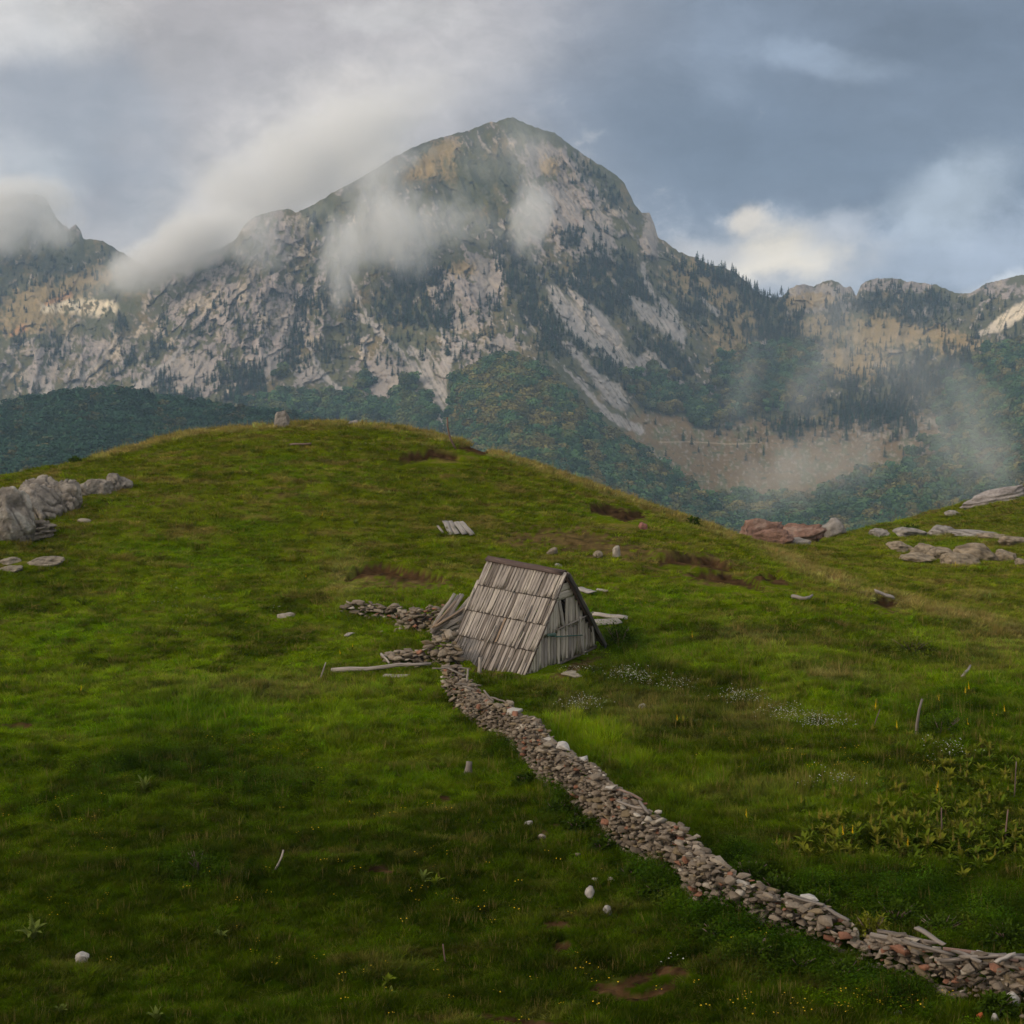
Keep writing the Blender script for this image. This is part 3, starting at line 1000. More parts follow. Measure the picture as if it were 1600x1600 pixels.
_gp, _gz = [], []
for u, v, Y in GC:
    x, y, z = pix(u, v, Y)
    _gp.append((x, y))
    _gz.append(z)
for x, y, z in [(0, 0, 7.3), (-20, 0, 7.3), (20, 0, 7.0), (0, -30, 12), (-60, -20, 12), (60, -20, 12), (0, 10, 3.3), (-12, 10, 3.3), (12, 10, 3.2), (-60, 30, 2), (60, 30, 1),
                (-30, 95, -1), (-10, 97, 1.0), (10, 96, -.6), (-50, 95, -4), (-90, 90, -6), (10, 120, -9), (-30, 125, -10), (28, 130, -10), (50, 140, -6), (70, 140, -3), (-70, 120, -12)]:
    _gp.append((x, y))
    _gz.append(z)
HUT_W, HUT_H, HUT_L = 4.34, 2.77, 2.80
HUT_M = Matrix.Translation((1.592, 43.2, .475)) @ Matrix.Rotation(math.radians(53.6), 4, 'Z') @ Matrix.Rotation(math.radians(3.8), 4, 'X') @ Matrix.Rotation(math.radians(-4.8), 4, 'Y')
for a_, b_, c_ in ((-.5, 0, 0), (-.5, .5, 0), (-.5, 1, 0), (0, 0, -.22), (.25, 0, -.34), (.5, 0, -.42), (.62, .2, -.40), (.5, 1, -.2), (0, 1, 0), (-.62, .5, 0)):
    p_ = HUT_M @ Vector((a_ * HUT_W, b_ * HUT_L, c_ - .06))
    _gp.append((p_.x, p_.y))
    _gz.append(p_.z)
_g_base = tps_fit(_gp, _gz, 40.0, 2e-4)

# bare scars in the turf, photo pixels: polylines with half-width
SCARS = [
    [(625, 722, 3), (640, 715, 5), (680, 710, 5), (715, 716, 3)], [(716, 699, 2), (740, 703, 3), (760, 706, 2)],
    [(925, 795, 4), (950, 798, 6), (975, 808, 6), (1000, 806, 4)],
    [(545, 905, 3), (565, 895, 5), (600, 890, 7), (640, 899, 6), (690, 905, 4)],
    [(1030, 878, 3), (1075, 876, 5), (1110, 880, 6), (1140, 890, 4)], [(1085, 900, 3), (1130, 905, 5), (1165, 912, 4), (1190, 920, 3)], [(1180, 902, 2), (1210, 907, 4), (1230, 912, 2)],
    [(1365, 940, 3), (1385, 942, 5), (1400, 945, 3)], [(15, 1133, 2), (35, 1134, 3), (48, 1133, 2)],
    [(925, 1545, 3), (960, 1545, 6), (1000, 1530, 6), (1040, 1515, 5), (1070, 1520, 4)], [(960, 1555, 4), (1000, 1560, 4), (1050, 1540, 5)],
    [(855, 1445, 4), (885, 1443, 4)], [(870, 1480, 4), (885, 1478, 4)],
    [(755, 1588, 3), (830, 1600, 5), (900, 1605, 4)], [(685, 1245, 2), (700, 1250, 3)], [(570, 1358, 2), (590, 1356, 4), (610, 1360, 2)]]
WORN = [(895, 1046, 62, 9, -26, .75), (765, 1052, 60, 8, 12, .6), (690, 1030, 40, 14, 0, .4),   # thin trampled or grazed soil: centre, size, amount
    (900, 845, 90, 22, 5, .85), (960, 858, 120, 20, 8, .7), (820, 842, 70, 14, 0, .7), (1080, 872, 110, 12, 8, .75), (640, 908, 80, 12, 3, .7), (980, 802, 60, 10, 8, .6),
    (620, 915, 90, 8, 0, .5), (300, 1010, 60, 6, 0, .15), (420, 1060, 120, 24, 0, .22), (220, 790, 120, 18, -8, .28), (845, 1310, 14, 20, 0, .6), (1400, 960, 60, 10, 6, .35), (1050, 900, 120, 18, 6, .35),
    (400, 770, 120, 26, 0, .22), (1120, 1140, 120, 16, 4, .12), (30, 1133, 30, 5, 0, .5), (110, 840, 40, 5, -10, .4), (870, 1300, 20, 30, 0, .3)]
DRY = [(1240, 880, 60, 10, 28, .9), (1300, 905, 60, 9, 20, .9), (1400, 938, 80, 10, 14, .9), (1500, 962, 90, 10, 12, .8), (1570, 985, 60, 14, 8, .6), (540, 900, 30, 40, 0, .5), (1530, 930, 26, 8, 0, .5),
       (1180, 1000, 60, 20, 10, .3), (1300, 1050, 80, 14, 8, .35), (1000, 1110, 80, 30, 0, .25), (900, 1110, 40, 30, 0, .3), (1180, 1120, 60, 20, 0, .3), (1560, 1000, 80, 40, 0, .25), (1300, 720, 100, 12, 0, .3), (430, 1075, 160, 18, 0, .3), (1240, 1230, 140, 16, -4, .3)]
LUSH = [(290, 1115, 100, 34, -8, 1.0, 1), (520, 1120, 60, 40, -10, .55, 2), (915, 1150, 55, 30, 10, 1.3, 2), (380, 1100, 60, 24, 0, .6, 1), (1000, 1195, 50, 20, 10, .6, 2), (1080, 1200, 80, 30, 0, .4, 2), (1010, 1030, 90, 24, 0, .35, 1), (960, 1000, 50, 24, 0, .5, 0),
        (1430, 1010, 60, 24, 10, .5, 1), (1300, 1240, 100, 30, 0, .4, 2), (1050, 1250, 60, 40, 0, .3, 2), (100, 1060, 80, 20, 0, .3, 1), (640, 960, 120, 20, 0, .3, 1)]
RANK = [(1180, 1460, 130, 40, 20, 1.0), (1360, 1545, 90, 26, 16, .8), (1030, 1385, 60, 30, 35, 1.0), (880, 1240, 40, 26, 40, .7), (800, 1180, 40, 20, 40, .6), (1420, 1400, 130, 34, 4, .8), (1560, 1440, 90, 36, 0, .7), (1160, 1350, 50, 30, 30, .8), (1280, 1400, 50, 24, 20, .9),
        (960, 1300, 30, 24, 40, .8), (970, 1010, 40, 26, 10, .7), (1470, 1120, 60, 26, 0, .6), (250, 1190, 150, 28, -6, .6), (420, 1230, 120, 30, 0, .5), (300, 1360, 70, 26, 0, .6), (130, 1250, 120, 40, 0, .35)]


def g_masks(u, v):
    uw = u + 9 * fbm(u / 22, v / 11, 3, 201)
    vw = v + 5 * fbm(u / 22, v / 11, 3, 202)
    soil = np.zeros(np.shape(u))
    for s in SCARS:
        soil = np.maximum(soil, stroke(uw, vw, [(a, c, w * 1.3 + .5) for a, c, w in s], .25))
    soil = soil * sstep(-.70, -.30, fbm(u / 9, v / 5, 3, 206, .6))
    worn = np.zeros(np.shape(u))
    for cu, cv, su, sv, an, a in WORN:
        worn = np.maximum(worn, a * blob(u, v, cu, cv, su, sv, an))
    nz = fbm(u / 9, v / 4.5, 5, 203, .65)
    worn = sstep(.26, .55, worn + .7 * nz * (worn > .06))
    dry = np.zeros(np.shape(u))
    for cu, cv, su, sv, an, a in DRY:
        dry = np.maximum(dry, a * blob(u, v, cu, cv, su, sv, an))
    dry = np.maximum(dry, .75 * stroke(u, v, [(150, 716, 4), (300, 677, 4), (420, 667, 4), (540, 662, 4), (640, 672, 4), (720, 692, 4), (820, 724, 5), (900, 753, 5), (1000, 788, 5), (1140, 838, 6)], .8))
    lush = np.zeros(np.shape(u))
    lime = np.zeros(np.shape(u))
    for cu, cv, su, sv, an, a, kd in LUSH:
        b = a * blob(uw, vw, cu, cv, su, sv, an)
        lush = np.maximum(lush, b)
        if kd == 2:
            lime = np.maximum(lime, b)
    rank = np.zeros(np.shape(u))
    for cu, cv, su, sv, an, a in RANK:
        rank = np.maximum(rank, a * blob(uw, vw, cu, cv, su, sv, an))
    return soil, worn, dry, lush, lime, rank


def gz0(x, y):
    """smooth terrain height, with the long fall to the valley"""
    r = np.hypot(x, y)
    near = _g_base(np.clip(x, -130, 130), np.clip(y, -60, 150))
    far = -150 - 40 * sstep(600, 1500, r)
    w = sstep(118, 420, r) * np.where(y > 0, 1, 0) + sstep(118, 700, r) * np.where(y > 0, 0, 1) * .0
    return near * (1 - w) + far * w


def gz(x, y, detail=True):
    x = np.asarray(x, float)
    y = np.asarray(y, float)
    z = gz0(x, y)
    if detail:
        fade = 1 - sstep(120, 200, np.hypot(x, y))
        b = .34 * fbm(x / 7.0, y / 4.5, 3, 211) + .17 * fbm(x / 1.7, y / 1.1, 3, 212) + .05 * fbm(x / .55, y / .5, 2, 214)
        b = b + .10 * ridged(x / 6.0 + .4 * gn(x / 3, y / 3, 4), (y + 1.6 * z) / 1.5, 2, 213) * sstep(44, 60, y)
        u, v = proj(x, np.maximum(y, 5), z)
        soil = np.zeros(np.shape(u))
        lip = np.zeros(np.shape(u))
        for s in SCARS:
            soil = np.maximum(soil, stroke(u, v, s, .5))
            lip = np.maximum(lip, stroke(u, v, [(a, c - 7, w * 1.3) for a, c, w in s], .6))
        sf = sstep(30, 50, y)
        z = z + fade * (b - (.08 + .22 * sf) * soil + (.13 * sf) * lip * (1 - soil))
    return z


GX0, GY0, GSTEP, GNX, GNY = -75.0, 8.0, .2, 751, 611
_gxs = GX0 + GSTEP * np.arange(GNX)
_gys = GY0 + GSTEP * np.arange(GNY)
_GXX, _GYY = np.meshgrid(_gxs, _gys)
_GZ = gz(_GXX, _GYY)


def gzc(x, y):
    """cached ground height"""
    fx = np.clip((np.asarray(x, float) - GX0) / GSTEP, 0, GNX - 1.001)
    fy = np.clip((np.asarray(y, float) - GY0) / GSTEP, 0, GNY - 1.001)
    ix = fx.astype(int)
    iy = fy.astype(int)
    fx = fx - ix
    fy = fy - iy
    return (_GZ[iy, ix] * (1 - fx) + _GZ[iy, ix + 1] * fx) * (1 - fy) + (_GZ[iy + 1, ix] * (1 - fx) + _GZ[iy + 1, ix + 1] * fx) * fy


def ground_hit(u, v):
    """points of the meadow seen at photo pixels (u, v)"""
    u = np.atleast_1d(np.asarray(u, float))
    v = np.atleast_1d(np.asarray(v, float))
    rx, rz = ray(u, v)
    lo = np.full(u.shape, 15.0)
    hi = np.full(u.shape, 126.0)
    done = np.zeros(u.shape, bool)
    best = np.full(u.shape, 1e9)
    bestY = np.full(u.shape, 75.0)
    for Y in np.arange(15.0, 126.0, .5):
        gap = CAMZ + rz * Y - gzc(rx * Y, Y + 0 * u)
        bestY = np.where((gap < best) & (Y > 40), Y, bestY)
        best = np.where(Y > 40, np.minimum(best, gap), best)
        under = (gap < 0) & ~done
        hi[under] = Y
        done |= under
        lo[~done] = Y
    for _ in range(16):
        mid = .5 * (lo + hi)
        un = CAMZ + rz * mid < gzc(rx * mid, mid)
        hi = np.where(un, mid, hi)
        lo = np.where(un, lo, mid)
    Y = np.where(done, .5 * (lo + hi), bestY)      # a sight line that just clears a crest: take the crest
    return np.stack([rx * Y, Y, gzc(rx * Y, Y)], 1)


def on_ground(u, v):
    return ground_hit(u, v)[0]


def g_colour(x, y, u, v):
    """colour of turf: grass species, dryness, soil and painted dimming of the foreground, patchy at every size"""
    n8 = fbm(x / 8, y / 5, 4, 221)
    n2 = fbm(x / 2.2, y / 1.3, 4, 222)
    n05 = fbm(x / .6, y / .5, 3, 223)
    soil, worn, dry, lush, lime, rank = g_masks(u, v)
    hillm = sstep(45, 62, y)
    c = np.zeros(np.shape(x) + (3,)) + GRASS['mid']
    c = lerp(c, GRASS['olive'], np.clip(.75 * hillm + .5 * n2, 0, 1) * .9)
    c = lerp(c, GRASS['lush'], (1 - .45 * hillm) * sstep(.05, .5, n8 + .4 * n2 - .05))
    c = lerp(c, GRASS['dark'], (.85 - .6 * hillm) * sstep(.02, .45, -n8 + .5 * n2 + .1))
    c = lerp(c, GRASS['dark'], (.8 - .5 * hillm) * sstep(.15, .55, n2 + .4 * n05))
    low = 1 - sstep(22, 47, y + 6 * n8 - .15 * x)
    c = lerp(c, GRASS['near_dim'], .80 * low)  # foreground dimming put into the grass colour, strongest near the camera
    c = lerp(c, GRASS['straw'], (.25 + .35 * hillm) * sstep(.22, .6, fbm(x / 3.1, y / .9, 4, 224) + .25 * n05 + .15 * hillm))
    c = lerp(c, GRASS['tan'], np.clip(1.35 * dry * (.6 + .8 * n05), 0, .9))
    c = lerp(c, GRASS['bright'], np.clip(.7 * lush * (.8 + .5 * n05), 0, .75))
    c = lerp(c, GRASS['lime'], np.clip(lime * (.8 + .9 * n05), 0, .95))
    c = lerp(c, GRASS['rank'], np.clip(1.2 * rank, 0, .9))
    c = lerp(c, GRASS['soil'] * np.clip(1 + 1.1 * fbm(x / .4, y / .35, 3, 226), .35, 1.8)[..., None], np.clip(worn, 0, .94))
    c = lerp(c, GRASS['wet_soil'] * np.clip(1 + 1.2 * fbm(x / .35, y / .3, 3, 227), .3, 1.9)[..., None], np.clip(soil * 1.2, 0, 1))
    return c, soil, worn, lush, rank, dry


GRASS = {k: np.array(c) for k, c in dict(near_dim=(.026, .050, .001), mid=(.150, .228, .004), olive=(.148, .172, .007), lush=(.118, .215, .003), dark=(.046, .076, .002), straw=(.28, .20, .065),
                                        bright=(.110, .215, .005), lime=(.23, .33, .006), rank=(.034, .074, .004), soil=(.090, .058, .026), wet_soil=(.055, .031, .014), tan=(.40, .32, .12)).items()}
MAT_GROUND = attr_material('meadow_turf', .95, vary=(9.0, .45), bump=(14.0, .7, .06), spec=0.0)


def build_ground():
    th_d = np.linspace(-33, 33, 560)
    th = np.concatenate([np.linspace(-180, -36, 37), th_d, np.linspace(36, 180, 37)[:-1]]) * math.pi / 180
    rad = np.concatenate([[.05, 1, 3, 5, 7, 9, 11, 13, 15, 16.5], np.exp(np.linspace(math.log(17.5), math.log(128), 640)), np.exp(np.linspace(math.log(131), math.log(2400), 60))])
    nt, nr = len(th), len(rad)
    R, T = np.meshgrid(rad, th, indexing='ij')
    X, Y = R * np.sin(T), R * np.cos(T)
    Z = gz(X, Y)
    u, v = proj(X, np.maximum(Y, 4), Z)
    inview = np.abs(T) < .62
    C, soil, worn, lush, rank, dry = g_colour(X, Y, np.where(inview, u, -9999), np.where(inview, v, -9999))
    C = C * .62
    C = np.where((soil + worn > .3)[..., None], C / .62, C)
    i = (np.arange(nr - 1)[:, None] * nt + np.arange(nt)[None])
    j = (np.arange(nr - 1)[:, None] * nt + (np.arange(nt)[None] + 1) % nt)
    faces = np.stack([i.ravel(), j.ravel(), (j + nt).ravel(), (i + nt).ravel()], 1)
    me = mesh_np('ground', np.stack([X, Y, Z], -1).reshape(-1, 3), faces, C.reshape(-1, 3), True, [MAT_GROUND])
    return tag(link('ground', me), kind='structure')


build_ground()
for u, v in [(0, 748), (300, 673), (540, 658), (820, 720), (1000, 783), (1140, 834), (1290, 838), (1500, 786), (1600, 757)]:
    # report the crest: highest turf line in this column
    col_y = np.linspace(20, 125, 400)
    rx, _ = ray(u, 800)
    uu, vv = proj(rx * col_y, col_y, gz(rx * col_y, col_y))
    print('crest', u, 'photo', v, 'built', round(float(vv.min()), 1), 'at', round(float(col_y[vv.argmin()]), 1))
# ------------------------------------------------------------------ air: even blue haze over everything, and torn mist on the slopes


def build_haze():
    x0, x1, y0, y1, z0, z1 = -2700.0, 2700.0, -2500.0, 3000.0, -620.0, 455.0
    vs = [(x, y, z) for x in (x0, x1) for y in (y0, y1) for z in (z0, z1)]
    fs = [(0, 1, 3, 2), (4, 6, 7, 5), (0, 4, 5, 1), (2, 3, 7, 6), (0, 2, 6, 4), (1, 5, 7, 3)]
    m_ = bpy.data.materials.new('haze_air')
    m_.use_nodes = True
    t = m_.node_tree
    t.nodes.clear()
    B = NB(t)
    pv_ = B.n('ShaderNodeVolumePrincipled')
    pv_.inputs['Color'].default_value = (.53, .74, 1.0, 1)
    pv_.inputs['Density'].default_value = HAZE_DENSITY
    pv_.inputs['Anisotropy'].default_value = .1
    t.links.new(pv_.outputs[0], B.n('ShaderNodeOutputMaterial').inputs['Volume'])
    o = link('haze', mesh_np('haze', vs, [np.array(fs)], mats=[m_]))
    return tag(o, kind='stuff')


HAZE_DENSITY = .000142
build_haze()


def mist(u, v, Y, su, sv, depth, ang, dens, ragged=.9, size=90.0, soft=.55, seed=0.0, warm=0.0, stretch=1.0):
    """a bank of cloud as a real volume: an ellipsoid whose density is eaten away by noise"""
    me = bpy.data.meshes.get('mist_bounds')
    if me is None:
        bm = bmesh.new()
        bmesh.ops.create_icosphere(bm, subdivisions=2, radius=1.06)
        me = bpy.data.meshes.new('mist_bounds')
        bm.to_mesh(me)
        bm.free()
    me = me.copy()
    k = Y / FPX
    o = link('mist', me, loc=pix(u, v, Y))
    ex = (su * k, depth, sv * k)
    o.scale = ex
    o.rotation_euler[1] = -math.radians(ang)
    m_ = bpy.data.materials.new('mist')
    m_.use_nodes = True
    t = m_.node_tree
    t.nodes.clear()
    B = NB(t)
    oc = B.n('ShaderNodeTexCoord').outputs['Object']
    pos = B.vm('ADD', B.vm('MULTIPLY', oc, (ex[0] / size, ex[1] / size, ex[2] / (size * stretch))), (seed * 3.1, seed * 1.7, seed * 2.3))
    warp = B.vm('MULTIPLY', B.vm('SUBTRACT', B.noise(pos, .8, 2, .5, col=True), (.5, .5, .5)), (.9, .9, .9))
    nz = B.noise(B.vm('ADD', pos, warp), 1.0, 5, .58)
    r = B.vm('LENGTH', oc)
    f = B.m('ADD', B.m('SUBTRACT', 1.0, r), B.m('MULTIPLY', B.m('SUBTRACT', nz, .5), 2 * ragged))
    d = B.ramp(f, .05, .05 + soft)
    d = B.m('MULTIPLY', d, B.ramp(r, 1.03, .6))
    d = B.m('MULTIPLY', d, dens)
    pv_ = B.n('ShaderNodeVolumePrincipled')
    pv_.inputs['Color'].default_value = (.995, .985, .97, 1)
    pv_.inputs['Anisotropy'].default_value = -.3
    pv_.inputs['Density Attribute'].default_value = ''
    B.put(pv_.inputs['Density'], d)
    t.links.new(pv_.outputs[0], B.n('ShaderNodeOutputMaterial').inputs['Volume'])
    m_.cycles.volume_step_rate = .45
    me.materials.append(m_)
    return tag(o, kind='stuff')


MISTS = [
    # u, v, distance, half-width, half-height px, depth m, angle, density, raggedness, grain m, softness, seed, -, vertical stretch
    (275, 392, 1890, 200, 62, 60, 28, .045, .85, 80, .6, 1),
    (470, 268, 2060, 320, 100, 120, 29, .020, .85, 110, .7, 2),
    (600, 268, 1960, 110, 50, 40, 28, .022, 1.3, 60, .9, 16),
    (590, 350, 1800, 125, 120, 50, -10, .030, 1.5, 60, .8, 3, 0, 1.7),
    (530, 395, 1770, 55, 110, 30, -8, .026, 1.4, 40, .8, 4, 0, 2.2),
    (690, 345, 1810, 120, 70, 45, -12, .016, 1.6, 50, .9, 5),
    (400, 375, 1850, 90, 70, 40, 0, .018, 1.4, 55, .9, 6),
    (828, 345, 1815, 52, 92, 30, -12, .036, 1.4, 38, .8, 7, 0, 1.6),
    (800, 235, 1990, 110, 80, 40, 20, .008, 1.6, 60, .9, 8, 0, 1.5),
    (20, 345, 2130, 130, 80, 70, 0, .030, 1.1, 70, .7, 9),
    (40, 310, 2180, 110, 50, 60, 0, .020, 1.1, 60, .8, 14),
    (1500, 690, 1080, 120, 170, 60, 18, .0062, 1.7, 40, 1.1, 10, 0, 2.6),
    (1265, 735, 1180, 170, 90, 60, 20, .0060, 1.7, 45, 1.1, 11, 0, 1.5),
    (1290, 545, 1700, 70, 150, 60, -20, .0060, 1.7, 55, 1.1, 12, 0, 2.4),
    (1160, 620, 1560, 60, 140, 50, -16, .0044, 1.7, 50, 1.1, 13, 0, 2.4),
    (1400, 560, 1700, 110, 120, 50, 30, .0036, 1.7, 60, 1.1, 15, 0, 2.2),
]
for a in MISTS:
    mist(*a)
# ------------------------------------------------------------------ weathered wood


def wood_material(name, dark=(.085, .070, .060), wear=1.0):
    m_ = bpy.data.materials.new(name)
    m_.use_nodes = True
    t = m_.node_tree
    t.nodes.clear()
    B = NB(t)
    c = B.n('ShaderNodeAttribute', attribute_name='col').outputs['Color']
    g = B.n('ShaderNodeAttribute', attribute_name='grain').outputs['Vector']
    s1 = B.noise(B.vm('MULTIPLY', g, (1.6, 34.0, 34.0)), 1.0, 6, .65, .2)
    s2 = B.noise(B.vm('MULTIPLY', g, (1.0, 7.0, 7.0)), 1.3, 5, .6)
    s3 = B.noise(B.vm('MULTIPLY', g, (5.0, 150.0, 150.0)), 1.0, 3, .6)
    f = B.m('MULTIPLY', B.ramp(s1, .49, .66), .85 * wear)
    c = B.mix(f, c, tuple(dark))
    c = B.mix(B.m('MULTIPLY', B.ramp(s2, .50, .78), .55), c, (.40, .33, .27))
    c = B.mix(B.m('MULTIPLY', B.ramp(s2, .48, .26), .65 * wear), c, (.10, .082, .070))
    k = B.m('ADD', .78, B.m('MULTIPLY', s3, .44))
    c = B.mix(1.0, c, B.xyz(k, k, k), 'MULTIPLY')
    pr = B.n('ShaderNodeBsdfPrincipled')
    B.put(pr.inputs['Base Color'], c)
    pr.inputs['Roughness'].default_value = .85
    pr.inputs['Specular IOR Level'].default_value = .25
    bn = B.n('ShaderNodeBump')
    bn.inputs['Strength'].default_value = .7
    bn.inputs['Distance'].default_value = .012
    B.put(bn.inputs['Height'], B.m('ADD', s1, B.m('MULTIPLY', s3, .4)))
    t.links.new(bn.outputs[0], pr.inputs['Normal'])
    t.links.new(pr.outputs[0], B.n('ShaderNodeOutputMaterial').inputs['Surface'])
    return m_


MAT_WOOD = wood_material('weathered_wood')


MAT_WOOD_BRIGHTENED = wood_material('gable_wood_brightened', (.13, .108, .09), .55)  # same weathered wood, lightened to make up for missing light on the gable


class Boards:
    """collects split boards and poles, each with its own tone and grain"""

    def __init__(self, seed=0):
        self.v, self.f, self.c, self.g = [], [], [], []
        self.r = random.Random(seed)

    def tone(self, kind=None):
        r = self.r
        k = kind or r.choices(['grey', 'light', 'dark', 'warm'], [.66, .17, .15, .02])[0]
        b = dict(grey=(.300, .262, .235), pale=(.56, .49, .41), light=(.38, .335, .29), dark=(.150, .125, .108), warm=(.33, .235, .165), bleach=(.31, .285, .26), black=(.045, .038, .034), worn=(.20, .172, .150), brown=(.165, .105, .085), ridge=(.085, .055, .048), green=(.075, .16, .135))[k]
        s = r.uniform(.84, 1.14)
        return tuple(x * s for x in b)

    def board(self, p0, p1, width, thick, normal, kind=None, segs=4, warp=.006, taper=1.0, ragged=.03):
        r = self.r
        p0, p1 = Vector(p0), Vector(p1)
        ax = (p1 - p0)
        L = ax.length
        ax.normalize()
        n = Vector(normal)
        n = (n - ax * n.dot(ax)).normalized()
        sd = ax.cross(n)
        col = self.tone(kind)
        go = (r.uniform(0, 50), r.uniform(0, 50), r.uniform(0, 50))
        base = len(self.v)
        bow = r.uniform(-1, 1) * warp * 1.5
        for i in range(segs + 1):
            t = i / segs
            w = width * (1 + (taper - 1) * t) * r.uniform(.93, 1.07) * .5
            o = n * (bow * 4 * t * (1 - t) + r.uniform(-warp, warp)) + sd * r.uniform(-warp, warp)
            for k, (a, b) in enumerate(((-1, 0), (-1, 1), (-.35, 1.12), (.3, 1.08), (1, 1), (1, 0))):
                e = (r.uniform(-ragged, ragged) if i in (0, segs) else 0)
                p = p0 + ax * (t * L + e) + sd * (a * w) + n * (b * thick) + o
                self.v.append(tuple(p))
                self.c.append(col)
                self.g.append((t * L + go[0], a * w + go[1], b * thick + go[2]))
        for i in range(segs):
            for k in range(6):
                a = base + i * 6 + k
                b = base + i * 6 + (k + 1) % 6
                self.f.append((a, a + 6, b + 6, b))
        s = base
        e = base + segs * 6
        self.f += [(s, s + 1, s + 4, s + 5), (s + 1, s + 2, s + 3, s + 4), (e + 5, e + 4, e + 1, e), (e + 4, e + 3, e + 2, e + 1)]

    def pole(self, pts, radii, kind=None, sides=7):
        r = self.r
        col = self.tone(kind)
        go = (r.uniform(0, 50), r.uniform(0, 50), r.uniform(0, 50))
        base = len(self.v)
        pts = [Vector(p) for p in pts]
        acc = 0.0
        for i, p in enumerate(pts):
            d = (pts[min(i + 1, len(pts) - 1)] - pts[max(i - 1, 0)]).normalized()
            if i:
                acc += (p - pts[i - 1]).length
            a = d.orthogonal().normalized() if abs(d.z) > .9 else d.cross(Vector((0, 0, 1))).normalized()
            b = d.cross(a)
            for k in range(sides):
                th = 2 * math.pi * k / sides
                q = radii[i] * r.uniform(.85, 1.15)
                self.v.append(tuple(p + a * math.cos(th) * q + b * math.sin(th) * q))
                self.c.append(col)
                self.g.append((acc + go[0], math.cos(th) * q + go[1], math.sin(th) * q + go[2]))
        for i in range(len(pts) - 1):
            for k in range(sides):
                a = base + i * sides + k
                b = base + i * sides + (k + 1) % sides
                self.f.append((a, b, b + sides, a + sides))
        for e, flip in ((base, True), (base + (len(pts) - 1) * sides, False)):
            for k in range(1, sides - 1):
                self.f.append((e, e + k + 1, e + k, e + k) if flip else (e, e + k, e + k + 1, e + k + 1))

    def build(self, name, parent=None, mat=None, origin=None):
        v = np.array(self.v)
        if origin is not None:
            v = v - np.array(origin)
        q = [f for f in self.f if f[2] != f[3]]
        t3 = [f[:3] for f in self.f if f[2] == f[3]]
        me = mesh_np(name, v, [np.array(q, int).reshape(-1, 4), np.array(t3, int).reshape(-1, 3)], np.array(self.c), mats=[mat or MAT_WOOD])
        at = me.attributes.new('grain', 'FLOAT_VECTOR', 'POINT')
        at.data.foreach_set('vector', np.array(self.g, np.float32).ravel())
        return link(name, me, parent, origin)


# ------------------------------------------------------------------ the hut
BLOCKS = []          # discs kept free of grass: x, y, radius
hut = link('hut', None)
hut.matrix_world = HUT_M
tag(hut, 'grey weathered wooden A-frame hut with split-board roof at the end of the stone wall', 'hut')
Wd, Hh, Ln = HUT_W / 2, HUT_H, HUT_L
sl_len = math.hypot(Wd, Hh)


def roof_pt(side, s, y, lift=0.0):
    """point on a roof slope: s metres down from the ridge"""
    nx, nz = Hh / sl_len, Wd / sl_len
    return Vector((side * (s * Wd / sl_len + lift * nx), y, Hh - s * Hh / sl_len + lift * nz))


def hut_part(B, name, parent=hut, mat=None):
    o = B.build(name, None, mat)
    o.parent = parent
    return o


for side in (-1, 1):
    nrm = Vector((side * Hh / sl_len, 0, Wd / sl_len))
    for c in range(4):
        B = Boards(40 + c + side * 7)
        s0 = sl_len * c / 4 - (.10 if c else 0.0)
        s1 = sl_len * (c + 1) / 4 + .05
        y = -.14
        lift0 = .028 + .009 * (3 - c)
        while y < Ln + .10:
            w = B.r.uniform(.055, .125)
            skip = side > 0 and B.r.random() < .06
            if not skip:
                d = B.r.uniform(-.05, .05)
                e = B.r.uniform(-.012, .016) * (3.0 if c == 3 else 1)
                sk = B.r.uniform(-.012, .012) * (1.5 if B.r.random() < .1 else 1)
                lf = B.r.uniform(0, .014)
                kd = None
                if c == 3 and B.r.random() < .25:
                    kd = 'dark'
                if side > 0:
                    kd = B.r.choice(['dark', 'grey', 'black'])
                if y < -.05 and side < 0:
                    kd = 'light'
                B.board(roof_pt(side, max(s0 + d * .3, .02), y + w / 2, lift0 - .016 + lf), roof_pt(side, s1 + e, y + w / 2 + sk, lift0 + .006 + lf), w * .96, .016, nrm, kd)
                if B.r.random() < .10:      # a split of the board has slipped
                    q = B.r.uniform(.3, .7)
                    B.board(roof_pt(side, s0 + (s1 - s0) * q, y + w * .4, lift0 + .035), roof_pt(side, s1 + e + .05, y + w * .6 + B.r.uniform(-.05, .05), lift0 + .06), w * .45, .012, nrm)
            y += w + B.r.uniform(.003, .020)
        course = hut_part(B, 'roof_course')
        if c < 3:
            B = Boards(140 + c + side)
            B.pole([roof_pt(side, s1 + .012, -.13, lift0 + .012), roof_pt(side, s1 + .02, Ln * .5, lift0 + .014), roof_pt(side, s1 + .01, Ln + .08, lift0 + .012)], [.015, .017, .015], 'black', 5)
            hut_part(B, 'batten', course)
    B = Boards(60 + side)
    for yy_ in (-.06, Ln * .33, Ln * .66, Ln + .02):
        B.pole([roof_pt(side, .02, yy_, -.05), roof_pt(side, sl_len * .5, yy_, -.055), roof_pt(side, sl_len + .02, yy_, -.05)], [.045, .05, .05], 'brown')
    hut_part(B, 'rafter_frame')
    for k in range(1, 5):
        B = Boards(70 + k)
        s = sl_len * k / 4.15
        B.pole([roof_pt(side, s, -.16, -.0), roof_pt(side, s, Ln * .5, -.005), roof_pt(side, s, Ln + .14, 0)], [.026, .03, .026], 'dark')
        hut_part(B, 'batten')
